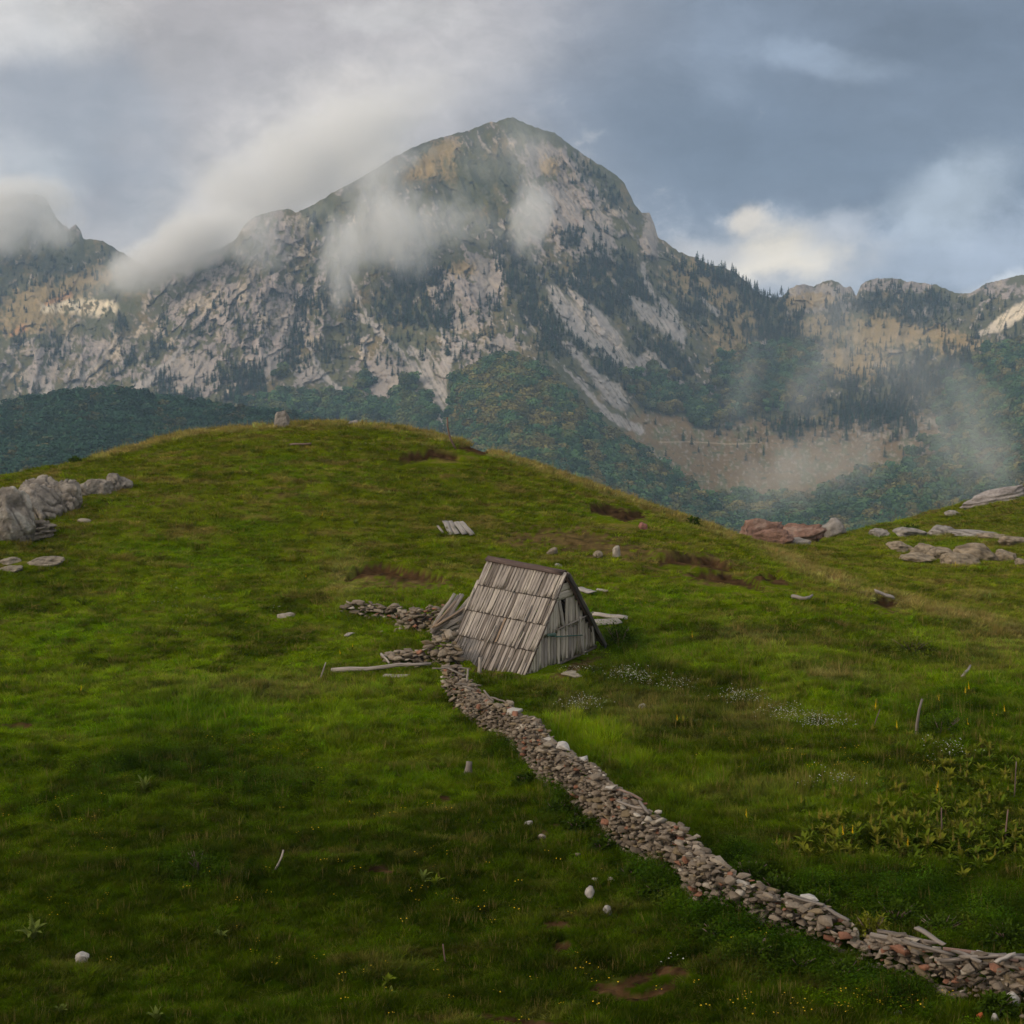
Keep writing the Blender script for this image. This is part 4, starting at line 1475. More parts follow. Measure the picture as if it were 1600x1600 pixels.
# dark cap over the ridge and edge board on the far end
B = Boards(81)
B.board(Vector((-.085, -.02, Hh + .0)), Vector((-.085, Ln + .14, Hh + .035)), .20, .022, Vector((-.62, 0, .78)), 'ridge', 6, .008)
B.board(Vector((.07, -.05, Hh + .01)), Vector((.07, Ln + .12, Hh + .03)), .17, .022, Vector((.62, 0, .78)), 'ridge', 6, .008)
hut_part(B, 'ridge_cap')
B = Boards(82)
B.board(roof_pt(-1, .25, Ln + .13, -.06), roof_pt(-1, sl_len + .18, Ln + .15, -.09), .14, .03, Vector((0, 1, 0)), 'black', 5, .02)
B.board(roof_pt(-1, sl_len * .55, Ln + .16, -.10), roof_pt(-1, sl_len + .26, Ln + .20, -.20), .10, .03, Vector((0, 1, 0)), 'dark', 5, .02)
hut_part(B, 'edge_board')
B = Boards(83)
B.board(roof_pt(1, .05, -.15, -.02), roof_pt(1, sl_len + .06, -.17, -.03), .15, .03, Vector((0, -1, 0)), 'black', 5, .012)
hut_part(B, 'edge_board')


# gable: upper boards hang over a rail, lower boards stand below it
def half_at(z):
    return Wd * (1 - z / Hh)


GABLE = {}


def gable(y, nrm_y, seed, detailed):
    rail_z = Hh * .385
    B = Boards(seed)
    x = -half_at(0) + .16
    while x < half_at(0) - .12:
        w = B.r.uniform(.10, .17)
        top = min(rail_z + .02, (1 - (abs(x) + w * .5) / Wd) * Hh - .10)
        if top > .12 and B.r.random() > .03:
            bz = -.05 + B.r.uniform(-.06, .05) - .03 * (x + Wd) / 2 + (.10 if x > 1.2 else 0)
            lean = B.r.uniform(-.02, .02)
            B.board((x + lean, y + .03, bz), (x, y + .03, top), w * .96, .02, (0, nrm_y, 0), B.r.choice(['pale', 'pale', 'light', 'grey']))  # paler tones stand in for light the gable lacks
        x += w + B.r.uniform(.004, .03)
    o1 = hut_part(B, 'lower_gable', mat=MAT_WOOD_BRIGHTENED)
    GABLE['low', detailed] = o1
    B = Boards(seed + 1)
    x = -half_at(rail_z) + .10
    zt0 = Hh * .70
    while x < half_at(rail_z) - .06:
        w = B.r.uniform(.10, .16)
        top = min(zt0, (1 - (abs(x) + w * .45) / Wd) * Hh - .06)
        if top > rail_z + .1 and not (detailed and -.10 < x < .09):
            lean = B.r.uniform(-.015, .015)
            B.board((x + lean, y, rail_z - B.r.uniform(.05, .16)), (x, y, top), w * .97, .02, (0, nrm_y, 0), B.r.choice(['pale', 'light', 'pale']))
        x += w + B.r.uniform(.002, .014)
    if detailed:      # a board swung open beside the gap
        B.board((-.02, y - .03, rail_z - .04), (-.26, y - .02, zt0 - .03), .14, .02, (0, nrm_y, 0), 'light')
    o2 = hut_part(B, 'upper_gable', mat=MAT_WOOD_BRIGHTENED)
    GABLE['up', detailed] = o2
    B = Boards(seed + 2)
    for z0, z1 in ((.70, .785), (.785, .875)):
        zc = Hh * (z0 + z1) * .5
        h = half_at(Hh * z1) * .93
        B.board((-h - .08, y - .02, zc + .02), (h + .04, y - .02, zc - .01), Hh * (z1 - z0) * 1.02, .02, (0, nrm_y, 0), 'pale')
    o3 = hut_part(B, 'gable_plank', mat=MAT_WOOD_BRIGHTENED)


gable(.02, -1, 90, True)
gable(Ln - .06, 1, 95, False)
B = Boards(101)
B.pole([(-.55, -.09, Hh * .385), (.4, -.10, Hh * .40), (1.55, -.09, Hh * .43)], [.022, .026, .02], 'grey')
hut_part(B, 'rail', GABLE['up', True])
B = Boards(102)
B.pole([(-1.05, -.08, Hh * .37), (-.5, -.10, Hh * .31), (.9, -.11, Hh * .21)], [.02, .024, .018], 'green')
B.board((-1.02, -.10, Hh * .37), (-.60, -.11, Hh * .345), .09, .015, (0, -1, 0), 'green')
hut_part(B, 'green_rail', GABLE['low', True])
B = Boards(103)
B.board((.98, -.06, -.02), (.72, -.10, Hh * .43), .12, .022, (0, -1, 0), 'light')
B.board((1.62, -.06, .02), (1.50, -.09, Hh * .27), .12, .022, (0, -1, 0), 'light')
hut_part(B, 'loose_board', GABLE['low', True])
# dark earth and sill beam under the hut keep the inside dark
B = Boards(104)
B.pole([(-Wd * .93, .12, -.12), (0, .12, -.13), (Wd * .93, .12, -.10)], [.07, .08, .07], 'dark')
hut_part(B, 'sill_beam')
for k in np.linspace(0, 1, 7):
    for a in np.linspace(-.9, .9, 7):
        p_ = HUT_M @ Vector((a * Wd, k * Ln, 0))
        BLOCKS.append((p_.x, p_.y, .42))
for a in np.linspace(-.7, 1.0, 10):
    p_ = HUT_M @ Vector((a * Wd, -.38, 0))
    BLOCKS.append((p_.x, p_.y, .30))


# ------------------------------------------------------------------ loose wood lying about
def wood_at(name, label, cat, ends, width, thick, kind, group=None, round_=False, seed=0, normal=(0, -.35, 1), mid=None, sink=.0):
    """ends: ((u, v, height above turf), (u, v, height)) in photo pixels"""
    pts = []
    for u, v, h in ends:
        p = on_ground(u, v)
        if h:
            # keep the pixel, lift the point: come nearer along the same ray is wrong, so stand it above the turf of the foot
            p = p + np.array((0, 0, h))
        pts.append(Vector(p))
    o = sum(pts, Vector()) / len(pts)
    B = Boards(seed)
    if round_:
        full = []
        for a, b in zip(pts[:-1], pts[1:]):
            full += [a.lerp(b, t) for t in (0, .33, .66)]
        full.append(pts[-1])
        full = [p + Vector((B.r.uniform(-.25, .25) * width, 0, B.r.uniform(-.25, .25) * width)) if 0 < i < len(full) - 1 else p for i, p in enumerate(full)]
        B.pole(full, [width * (.5 - .22 * i / (len(full) - 1)) for i in range(len(full))], kind)
    else:
        B.board(pts[0], pts[-1], width, thick, normal, kind, 5, .012)
    ob = B.build(name, None, None, tuple(o))
    return tag(ob, label, cat, group)


def standing(name, label, cat, u, v, top_u, top_v, width, kind, seed=0, kink=0.0, group=None):
    """a pole whose foot is at (u, v) and whose tip shows at (top_u, top_v)"""
    f = on_ground(u, v)
    tx, ty, tz = pix(top_u, top_v, f[1] + .05)
    B = Boards(seed)
    a, b = Vector(f) + Vector((0, 0, -.1)), Vector((tx, ty, tz))
    m1 = a.lerp(b, .4) + Vector((kink, 0, 0))
    m2 = a.lerp(b, .75) + Vector((kink * .8, 0, 0))
    B.pole([a, m1, m2, b], [width * .5, width * .47, width * .42, width * .36], kind)
    return tag(B.build(name, None, None, tuple(f)), label, cat, group)


standing('stake', 'tall weathered grey stake standing bent in the grass right of the white flowers', 'stake', 1432, 1153, 1441, 1092, .085, 'worn', 1, -.05)
standing('stick', 'short leaning stick standing in the grass left of the fallen log', 'stick', 499, 1060, 509, 1035, .05, 'grey', 2)
standing('post', 'short pale board standing upright against the foot of the hut roof', 'post', 749, 1052, 750, 1027, .13, 'light', 3)
standing('stick', 'bleached stick leaning in the dark grass at the lower left', 'stick', 424, 1360, 443, 1328, .045, 'light', 4, .03)
standing('branch', 'thin curved dark branch sticking up from the crest of the knoll', 'branch', 714, 703, 699, 652, .12, 'brown', 5, -.16)
standing('stake', 'thin dark stake leaning among the yellow-spiked plants at the right edge', 'stake', 1570, 1310, 1575, 1265, .035, 'brown', 6)
standing('stake', 'thin brown stake standing in the middle of the leafy patch', 'stake', 1472, 1300, 1471, 1262, .03, 'brown', 7)
standing('stake', 'slender dark stake at the right edge beside a pale-leaved clump', 'stake', 1585, 1245, 1588, 1190, .03, 'brown', 8)
standing('stick', 'dark twig standing alone in the turf at the bottom', 'stick', 697, 1503, 692, 1475, .03, 'brown', 9)
standing('stick', 'thin dead stem near the yellow mullein left of the bent stake', 'stick', 1361, 1140, 1375, 1108, .03, 'brown', 10)
standing('stump', 'pale split stump standing in the grass below the stone wall', 'stump', 730, 1211, 733, 1190, .20, 'worn', 11)
wood_at('log', 'long grey weathered log lying in the grass left of the hut', 'log', ((518, 1054, .12), (600, 1050, .16), (674, 1045, .16)), .16, .1, 'grey', round_=True, seed=12)
wood_at('plank', 'short grey plank lying below the long fallen log', 'plank', ((600, 1059, .06), (638, 1060, .06)), .16, .03, 'light', seed=13)
wood_at('stick', 'crooked pale stick propped between the stones and the long log', 'stick', ((596, 1032, .2), (608, 1046, .2)), .10, .1, 'light', round_=True, seed=14)
wood_at('plank', 'small reddish grey plank lying alone in the grass left of the ruined wall', 'plank', ((540, 998, .08), (551, 993, .08)), .16, .03, 'light', seed=15)
wood_at('plank', 'long brown plank lying on the turf near the top of the knoll', 'plank', ((453, 698, .1), (486, 697, .1)), .16, .05, 'brown', seed=16)
wood_at('board', 'upper of two grey boards lying behind the right side of the hut', 'board', ((926, 970, .22), (980, 975, .20)), .22, .04, 'light', seed=17)
wood_at('board', 'lower wide pale board lying in the grass behind the right side of the hut', 'board', ((928, 984, .22), (968, 980, .22)), .42, .03, 'bleach', seed=18)
wood_at('board', 'white board with dark gaps lying on the turf right of the hut ridge', 'board', ((902, 924, .12), (926, 931, .12)), .34, .03, 'bleach', seed=19)
wood_at('plank', 'small grey plank lying right of the white board behind the hut', 'plank', ((933, 925, .08), (950, 927, .08)), .14, .03, 'grey', seed=20)
wood_at('branch', 'forked dead branch lying on the right shoulder of the knoll', 'branch', ((1238, 937, .12), (1258, 942, .14), (1269, 939, .22)), .16, .1, 'grey', round_=True, seed=21)
wood_at('plank', 'dark weathered plank lying over an earth scar on the right shoulder', 'plank', ((1366, 934, .25), (1395, 946, .3)), .2, .07, 'grey', seed=22)
wood_at('stick', 'short grey stick lying in the meadow right of the hut', 'stick', ((1503, 1060, .05), (1516, 1050, .2)), .10, .1, 'grey', round_=True, seed=23)
for i, (a, b) in enumerate((((684, 829), (692, 836)), ((695, 826), (705, 839)), ((702, 826), (714, 838)), ((712, 828), (726, 838)), ((720, 828), (738, 839)))):
    wood_at('slat', ['thin grey slat at the left end of the white slats on the slope', 'white slat second from the left on the slope above the hut', 'white slat in the middle of the row on the slope above the hut',
                     'broad white slat second from the right on the slope above the hut', 'longest white slat at the right end of the row on the slope'][i], 'slat', ((a[0], a[1], .34 if i else .2), (b[0], b[1], .1)), .10 if i == 0 else .24, .03, 'bleach' if i else 'grey', 'white slats on the slope above the hut', seed=30 + i)

# collapsed panel of roof boards leaning left of the hut
panel = link('collapsed_roof', None)
pb = on_ground(690, 1003)
panel.location = pb
tag(panel, 'collapsed panel of splintered grey roof boards leaning left of the hut', 'collapsed roof')
pY = pb[1]


def panel_board(u0, v0, d0, u1, v1, d1, w, kind, seed, name='board'):
    B = Boards(seed)
    B.board(pix(u0, v0, pY + d0), pix(u1, v1, pY + d1), w, .02, (.25, -.8, .6), kind, 4, .012)
    o = B.build(name, None, None, tuple(pb))
    o.parent = panel
    o.location = (0, 0, 0)


for i in range(9):
    t = i / 8
    panel_board(677 + 36 * t + random.uniform(-2, 2), 979 - 3 * t + random.uniform(-3, 3), .3 + .4 * t + random.uniform(-.12, .12), 713 + 28 * t + random.uniform(-4, 4), 925 + 9 * t + random.uniform(-6, 5), 1.1 + .3 * t + random.uniform(-.15, .15), .105, ['light', 'grey', 'dark', 'pale', 'grey'][i % 5], 400 + i)
for i in range(9):
    t = i / 8
    panel_board(675 + 3 * t + random.uniform(-3, 2), 984 + 15 * t + random.uniform(-2, 2), .0 + .1 * t + random.uniform(-.1, .1), 724 - 8 * t + random.uniform(-4, 4), 952 + 34 * t + random.uniform(-4, 4), .9 - .3 * t + random.uniform(-.12, .12), .10, ['grey', 'dark', 'light', 'grey'][i % 4], 420 + i)
for i, (a, b) in enumerate((((676, 981), (712, 940)), ((680, 979), (736, 944)))):
    B = Boards(440 + i)
    B.pole([pix(a[0], a[1], pY - .1), pix((a[0] + b[0]) / 2, (a[1] + b[1]) / 2, pY + .4), pix(b[0], b[1], pY + .8)], [.04, .045, .04], 'warm')
    o = B.build('batten', None, None, tuple(pb))
    o.parent = panel
    o.location = (0, 0, 0)
for k in range(5):
    BLOCKS.append((pb[0] - .5 + .25 * k, pb[1] + .3, .35))

# ------------------------------------------------------------------ stone
MAT_STONE = attr_material('stone', .95, vary=(6.0, .55), bump=(9.0, 1.0, .05), spec=.1)


def rock_unit(seed, n=18, bevel=.035):
    """angular stone: bevelled hull of random points, as arrays"""
    r = np.random.default_rng(seed)
    p = r.normal(size=(n, 3))
    p /= np.linalg.norm(p, axis=1)[:, None]
    p *= r.uniform(.82, 1.1, (n, 1))
    bm = bmesh.new()
    for q in p:
        bm.verts.new(q)
    res = bmesh.ops.convex_hull(bm, input=bm.verts)
    bmesh.ops.delete(bm, geom=[g for g in res['geom_interior'] if isinstance(g, bmesh.types.BMVert)], context='VERTS')
    bmesh.ops.dissolve_limit(bm, angle_limit=.32, verts=bm.verts, edges=bm.edges)
    bmesh.ops.bevel(bm, geom=bm.edges[:] + bm.verts[:], offset=bevel, segments=1, affect='EDGES', clamp_overlap=True)
    bmesh.ops.triangulate(bm, faces=bm.faces)
    bm.verts.index_update()
    v = np.array([x.co[:] for x in bm.verts])
    f = np.array([[x.index for x in fc.verts] for fc in bm.faces])
    bm.free()
    return v, f


ROCKS = [rock_unit(500 + k, n) for k, n in enumerate((9, 10, 11, 12, 14, 16, 10, 11, 13, 18))]


def rot3(r):
    q = r.normal(size=4)
    q /= np.linalg.norm(q)
    w, x, y, z = q
    return np.array([[1 - 2 * (y * y + z * z), 2 * (x * y - z * w), 2 * (x * z + y * w)], [2 * (x * y + z * w), 1 - 2 * (x * x + z * z), 2 * (y * z - x * w)], [2 * (x * z - y * w), 2 * (y * z + x * w), 1 - 2 * (x * x + y * y)]])


STONE_TONES = [((.205, .166, .128), .42), ((.145, .116, .090), .28), ((.27, .225, .175), .13), ((.38, .335, .28), .03), ((.23, .112, .072), .06), ((.19, .145, .09), .08)]


def stone_tone(r):
    k = r.choice(len(STONE_TONES), p=[w for _, w in STONE_TONES])
    return np.array(STONE_TONES[k][0]) * r.uniform(.82, 1.18)


def one_stone(r, centre, ax, size, flat=.7, tone=None):
    """a stone with its flat side up, long side along ax: verts, faces, colours"""
    v, f = ROCKS[r.integers(len(ROCKS))]
    v = v @ rot3(r).T
    dims = np.array((size * r.uniform(.9, 1.5), size * r.uniform(.8, 1.2), size * flat * r.uniform(.7, 1.1))) * .5
    v = v * dims
    an = math.atan2(ax[1], ax[0]) + r.normal() * .25
    tl = r.normal(size=2) * .18
    c, s = math.cos(an), math.sin(an)
    v = np.stack([v[:, 0], v[:, 1] + tl[0] * v[:, 2], v[:, 2] + tl[1] * v[:, 0]], 1)
    v = np.stack([v[:, 0] * c - v[:, 1] * s, v[:, 0] * s + v[:, 1] * c, v[:, 2]], 1) + centre
    col = np.repeat((stone_tone(r) if tone is None else np.array(tone))[None], len(v), 0)
    return v, f, col


def join_stones(lst):
    vs, fs, cs, n = [], [], [], 0
    for v, f, c in lst:
        vs.append(v)
        fs.append(f + n)
        cs.append(c)
        n += len(v)
    return np.concatenate(vs), np.concatenate(fs), np.concatenate(cs)


def stone_wall(name, label, cat, base_px, heights, thick, seed, size=.24, n_parts=100):
    """dry-stone wall along a line of photo pixels (front foot): the hundred stones that show largest are parts"""
    r = np.random.default_rng(seed)
    P = ground_hit([p[0] for p in base_px], [p[1] for p in base_px])
    seg = np.linalg.norm(np.diff(P[:, :2], axis=0), axis=1)
    acc = np.concatenate([[0], np.cumsum(seg)])
    L = acc[-1]

    def at(s):
        x = np.interp(s, acc, P[:, 0])
        y = np.interp(s, acc, P[:, 1])
        x1 = np.interp(min(s + .4, L), acc, P[:, 0]) - np.interp(max(s - .4, 0), acc, P[:, 0])
        y1 = np.interp(min(s + .4, L), acc, P[:, 1]) - np.interp(max(s - .4, 0), acc, P[:, 1])
        n = math.hypot(x1, y1) + 1e-9
        t = np.array((x1 / n, y1 / n))
        nrm = np.array((-t[1], t[0]))
        if nrm[1] < 0:
            nrm = -nrm
        return np.array((x, y)), t, nrm, float(np.interp(s, acc, heights))
    stones = []
    s = 0.0
    step = size * .86
    while s < L:
        for d in np.arange(0, thick + .01, size * .74):
            xy, t, nrm, h = at(s)
            edge = d < .01 or d > thick - size * .74
            h = h * (1 + .16 * gn(np.array(s * 1.1), np.array(seed * 1.0), 7) * 1.6)
            batter = .10
            z = -.04
            while z < h:
                sz = size * r.choice([.6, .8, 1.0, 1.3, 1.7], p=[.30, .27, .22, .13, .08])
                top = z + sz * .62 >= h
                if edge or top:
                    dd = d + (batter * z / max(h, .2) if d < thick * .5 else -batter * z / max(h, .2)) + r.normal() * .035
                    q = xy + t * (r.normal() * .06) + nrm * dd
                    g = float(gzc(q[0], q[1]))
                    stones.append(one_stone(r, np.array((q[0], q[1], g + z + sz * .25)), t if top else (t if r.random() < .6 else nrm), sz, .52 if top else .64))
                z += sz * .54
        BLOCKS.append((xy[0] + nrm[0] * thick * .5, xy[1] + nrm[1] * thick * .5, thick * .42))
        s += step * r.uniform(.85, 1.15)
    for k in range(int(L * 1.2)):      # fallen stones at the foot
        s = r.uniform(0, L)
        xy, t, nrm, h = at(s)
        q = xy - nrm * abs(r.normal()) * .28
        stones.append(one_stone(r, np.array((q[0], q[1], float(gzc(q[0], q[1])) + .04)), t, size * r.uniform(.5, 1.0), .7))
    root = link(name, None, loc=tuple(P[0]))
    tag(root, label, cat)
    # the largest as seen
    show = []
    for i, (v, f, c) in enumerate(stones):
        ctr = v.mean(0)
        area = np.ptp(v[:, 0]) * np.ptp(v[:, 2]) / ctr[1] ** 2
        top_bonus = 1.3 if ctr[2] - float(gzc(ctr[0], ctr[1])) > .3 else 1
        show.append(area * top_bonus)
    order_ = np.argsort(-np.array(show))
    for i in order_[:n_parts]:
        v, f, c = stones[i]
        ctr = v.mean(0)
        o = link('stone', mesh_np('stone', v - ctr, [f], c, mats=[MAT_STONE]), root)
        o.location = Vector(ctr) - root.location
    if len(order_) > n_parts:
        v, f, c = join_stones([stones[i] for i in order_[n_parts:]])
        o = link('rubble', mesh_np('rubble', v - P[0], [f], c, mats=[MAT_STONE]), root)
        o['kind'] = 'stuff'
    print(name, len(stones), 'stones', round(L, 1), 'm')
    return at, L, lambda u: float(np.interp(u, [p[0] for p in base_px], acc)) / L


WALL_PX = [(692, 1075), (712, 1098), (738, 1128), (775, 1152), (819, 1187), (850, 1223), (887, 1249), (934, 1287), (962, 1322), (1003, 1352), (1058, 1384), (1085, 1416), (1146, 1436), (1217, 1466), (1275, 1480), (1340, 1490), (1379, 1518), (1450, 1549), (1497, 1558), (1562, 1562), (1640, 1576), (1720, 1592), (1830, 1606)]
wall_at, wall_L, wall_frac = stone_wall('stone_wall', 'long grey dry-stone wall running from the hut down to the lower right corner', 'stone wall', WALL_PX,
                                     [.56, .64, .68, .74, .84, .82, .84, .86, .84, .74, .70, .68, .62, .54, .42, .12, .38, .46, .48, .48, .44, .44, .42], .48, 601, .155)
stone_wall('stone_wall', 'low ruined stone wall behind the grass left of the collapsed boards', 'stone wall', [(537, 955), (562, 960), (590, 965), (620, 972), (645, 984), (676, 988), (700, 990)], [.14, .22, .28, .42, .62, .8, .85], .40, 602, .25, 60)
stone_wall('stone_pile', 'tumbled pile of stones at the left corner of the hut above the log', 'stone pile', [(597, 1029), (622, 1038), (650, 1042), (672, 1036), (690, 1036), (706, 1050)], [.12, .30, .26, .45, .85, .55], .45, 603, .27, 40)


def ico(sub):
    bm = bmesh.new()
    bmesh.ops.create_icosphere(bm, subdivisions=sub, radius=1.0)
    v = np.array([x.co[:] for x in bm.verts])
    f = np.array([[x.index for x in fc.verts] for fc in bm.faces])
    bm.free()
    return v, f


ICO = {k: ico(k) for k in (3, 4, 5)}


def n3(p, s, seed, octv=4):
    return (fbm(p[:, 0] * s, p[:, 1] * s + p[:, 2] * s * .6, octv, seed) + fbm(p[:, 1] * s + 7, p[:, 2] * s, octv, seed + 5) + fbm(p[:, 2] * s, p[:, 0] * s + 3, octv, seed + 9)) * .6


MAT_BOULDER = attr_material('limestone', .95, vary=(2.2, .65), bump=(2.6, 1.0, .30), spec=.1)


def boulder(name, label, cat, u, v, wpx, hpx, tone, seed, sub=4, depth=.8, cuts=7, strata=0.0, tilt=0.0, group=None, crack=0.0, tone2=None, sink=.35, rough=1.0):
    """boulder or outcrop: (u, v) its visible foot, size in photo pixels"""
    g = on_ground(u, v)
    k = g[1] / FPX
    w, h = wpx * k, hpx * k
    r = np.random.default_rng(seed)
    p, f = ICO[sub]
    p = p.copy()
    for _ in range(cuts):
        n = r.normal(size=3)
        n /= np.linalg.norm(n)
        d = r.uniform(.50, .86)
        ex = np.maximum(p @ n - d, 0)
        p = p - ex[:, None] * n * .97
    rad = 1 + rough * (.16 * n3(p, 1.3, seed) + .07 * n3(p, 4, seed + 1) + .035 * n3(p, 11, seed + 2, 3))
    cr = 0
    if crack:
        cr = np.exp(-(np.abs(gn(p[:, 0] * 1.5 + .9 * p[:, 2], p[:, 1] * 1.2 + p[:, 2] * 1.1 + seed, seed)) / .05) ** 2)
        rad = rad - crack * .16 * cr
    if strata:
        ph_ = (p[:, 2] + .35 * p[:, 0] * strata + .12 * n3(p, 1.5, seed + 3)) * 7
        rad = rad + .055 * strata * np.sign(np.sin(ph_ * 2.2)) * np.abs(np.sin(ph_ * 2.2)) ** .4
    p = p * rad[:, None]
    p[:, 0] *= 2 / np.ptp(p[:, 0])
    p[:, 2] *= 2 / np.ptp(p[:, 2])
    full_h = h / (1 - sink)
    dims = np.array((w * .5, w * .5 * depth, full_h * .5))
    q = p * dims / np.array((1.0, 1.0, .95))
    if tilt:
        c, s = math.cos(math.radians(tilt)), math.sin(math.radians(tilt))
        q = np.stack([q[:, 0] * c - q[:, 2] * s, q[:, 1], q[:, 0] * s + q[:, 2] * c], 1)
    q[:, 2] += full_h * .5 - full_h * sink
    q[:, 1] += dims[1] * .6
    c = np.zeros((len(q), 3)) + tone
    nn = n3(p, 2.2, seed + 11, 5)
    c = lerp(c, np.array(tone) * .55, sstep(.05, .5, nn) * .8)
    c = lerp(c, np.array(tone2 if tone2 is not None else np.minimum(np.array(tone) * 1.28, .7)), sstep(.0, .45, -nn) * .7)
    if crack:
        c = lerp(c, np.array(tone) * .35, .8 * cr)
    c = c * (1 + .18 * n3(p, 14, seed + 13, 3))[:, None]
    o = link(name, mesh_np(name, q, [f], np.clip(c, .02, .8), smooth=True, mats=[MAT_BOULDER if w > .7 else MAT_STONE]), loc=tuple(g))
    if w > .8:
        for t in np.linspace(-.38, .38, 5):
            BLOCKS.append((g[0] + t * w, g[1] + dims[1] * .55, w * .2))
    return tag(o, label, cat, group)


LG, LT = (.285, .252, .22), (.29, .25, .20)
boulder('boulder', 'huge rounded grey boulder with a white lower face at the left edge', 'boulder', 8, 840, 92, 78, LG, 701, 5, .8, 5, tilt=-6, crack=.35, tone2=(.52, .49, .45))
boulder('boulder', 'cracked grey boulder in the middle of the left outcrop', 'boulder', 50, 813, 80, 56, LG, 702, 5, .8, 7, tilt=-14, crack=1)
boulder('boulder', 'grey boulder with a flat cap rising behind the left outcrop', 'boulder', 58, 794, 68, 50, LG, 703, 5, .8, 7, tilt=-12, crack=1)
boulder('boulder', 'steep rounded grey boulder at the right end of the left outcrop', 'boulder', 94, 799, 56, 50, LG, 704, 5, .8, 7, tilt=-24, crack=1)
for i, (u, v, w, h) in enumerate(((124, 775, 36, 20), (142, 773, 32, 24), (158, 771, 36, 20), (174, 763, 30, 20), (190, 762, 32, 15))):
    boulder('rock', ['low grey rock touching the left outcrop, first of the small row', 'ridged grey rock second in the small row by the left outcrop', 'grey rock with a shaded hollow in the middle of the small row',
                     'peaked grey rock second from the right end of the small row', 'low flat rock at the right end of the small row'][i], 'rock', u, v, w, h, LG, 710 + i, 4, .9, 6, tilt=-8, crack=1, group='small row of rocks on the left slope')
boulder('rock_slab', 'layered tan slab of cracked stone below the left boulders', 'rock slab', 36, 842, 92, 26, (.26, .22, .18), 720, 5, .9, 4, strata=1.2, tilt=14, crack=1)
boulder('rock_slab', 'long pale slab lying in the turf at the left edge, upper one', 'rock slab', 12, 882, 40, 10, LT, 721, 4, .5, 5, tilt=10)
boulder('rock_slab', 'long broken pale slab lying in the turf right of the left edge slab', 'rock slab', 70, 884, 66, 13, LT, 722, 4, .45, 5, tilt=8, crack=1)
boulder('rock_slab', 'thin pale slab lowest of the three at the left edge', 'rock slab', 12, 893, 44, 8, LT, 723, 4, .5, 5, tilt=8)
boulder('rock', 'flat tan rock in the turf right of the left boulders', 'rock', 130, 817, 22, 7, LT, 724, 3, .8, 5)
RD = (.26, .155, .118)
boulder('boulder', 'largest tilted red boulder in the saddle right of the knoll', 'boulder', 1188, 844, 92, 32, RD, 730, 5, .7, 8, strata=.7, tilt=16, tone2=(.34, .245, .20))
boulder('boulder', 'tilted red boulder right of the largest red one', 'boulder', 1250, 846, 72, 30, RD, 731, 5, .7, 8, strata=.7, tilt=18, tone2=(.34, .245, .20))
boulder('boulder', 'low red boulder in front of the two tilted red ones', 'boulder', 1206, 851, 70, 22, RD, 732, 5, .7, 6, strata=.5, tilt=4)
boulder('rock', 'low grey rock at the foot of the red boulders', 'rock', 1246, 853, 52, 12, LG, 733, 4, .8, 6)
boulder('boulder', 'pale grey pointed boulder standing right of the red boulders', 'boulder', 1302, 838, 40, 24, (.27, .245, .225), 734, 4, .9, 8)
RT = (.29, .235, .17)
for i, (u, v, w, h, lb) in enumerate((
        (1376, 839, 34, 12, 'small pale boulder left of the low dark bush on the right slope'), (1425, 838, 54, 12, 'low grey rock just below the dark bush on the right slope'),
        (1474, 836, 52, 12, 'flat grey rock right of the dark bush on the right slope'), (1530, 838, 90, 6, 'long thin ledge of rock in the turf of the right slope'),
        (1490, 806, 24, 8, 'small lone pale rock high on the right slope'), (1411, 862, 50, 14, 'upper left lump of the tan outcrop on the right slope'),
        (1450, 868, 56, 17, 'broad tan rock left of centre in the tan outcrop'), (1438, 877, 60, 10, 'low ledge along the lower left of the tan outcrop'),
        (1502, 884, 62, 18, 'lowest and largest lump of the tan outcrop'), (1535, 874, 76, 24, 'tall tan lump in the centre right of the outcrop'),
        (1472, 874, 44, 18, 'rounded tan rock in the middle of the outcrop'), (1574, 876, 36, 16, 'tan rock at the right end of the outcrop'), (1590, 850, 50, 12, 'flat tan rock at the right edge above the outcrop'), (1560, 842, 60, 8, 'thin rock ledge near the right edge'),
        (1598, 884, 24, 10, 'small tan rock cut by the right edge'))):
    boulder('rock', lb, 'rock', u, v, w, h, RT if i > 4 else (.31, .28, .25), 740 + i, 4, 1.0, 6, strata=.4, tilt=-3, crack=.6)
boulder('rock_slab', 'long bare pale slab on the skyline of the right slope', 'rock slab', 1566, 784, 120, 20, (.32, .285, .27), 760, 5, .4, 4, tilt=12, strata=.5)
WH = (.36, .335, .31)
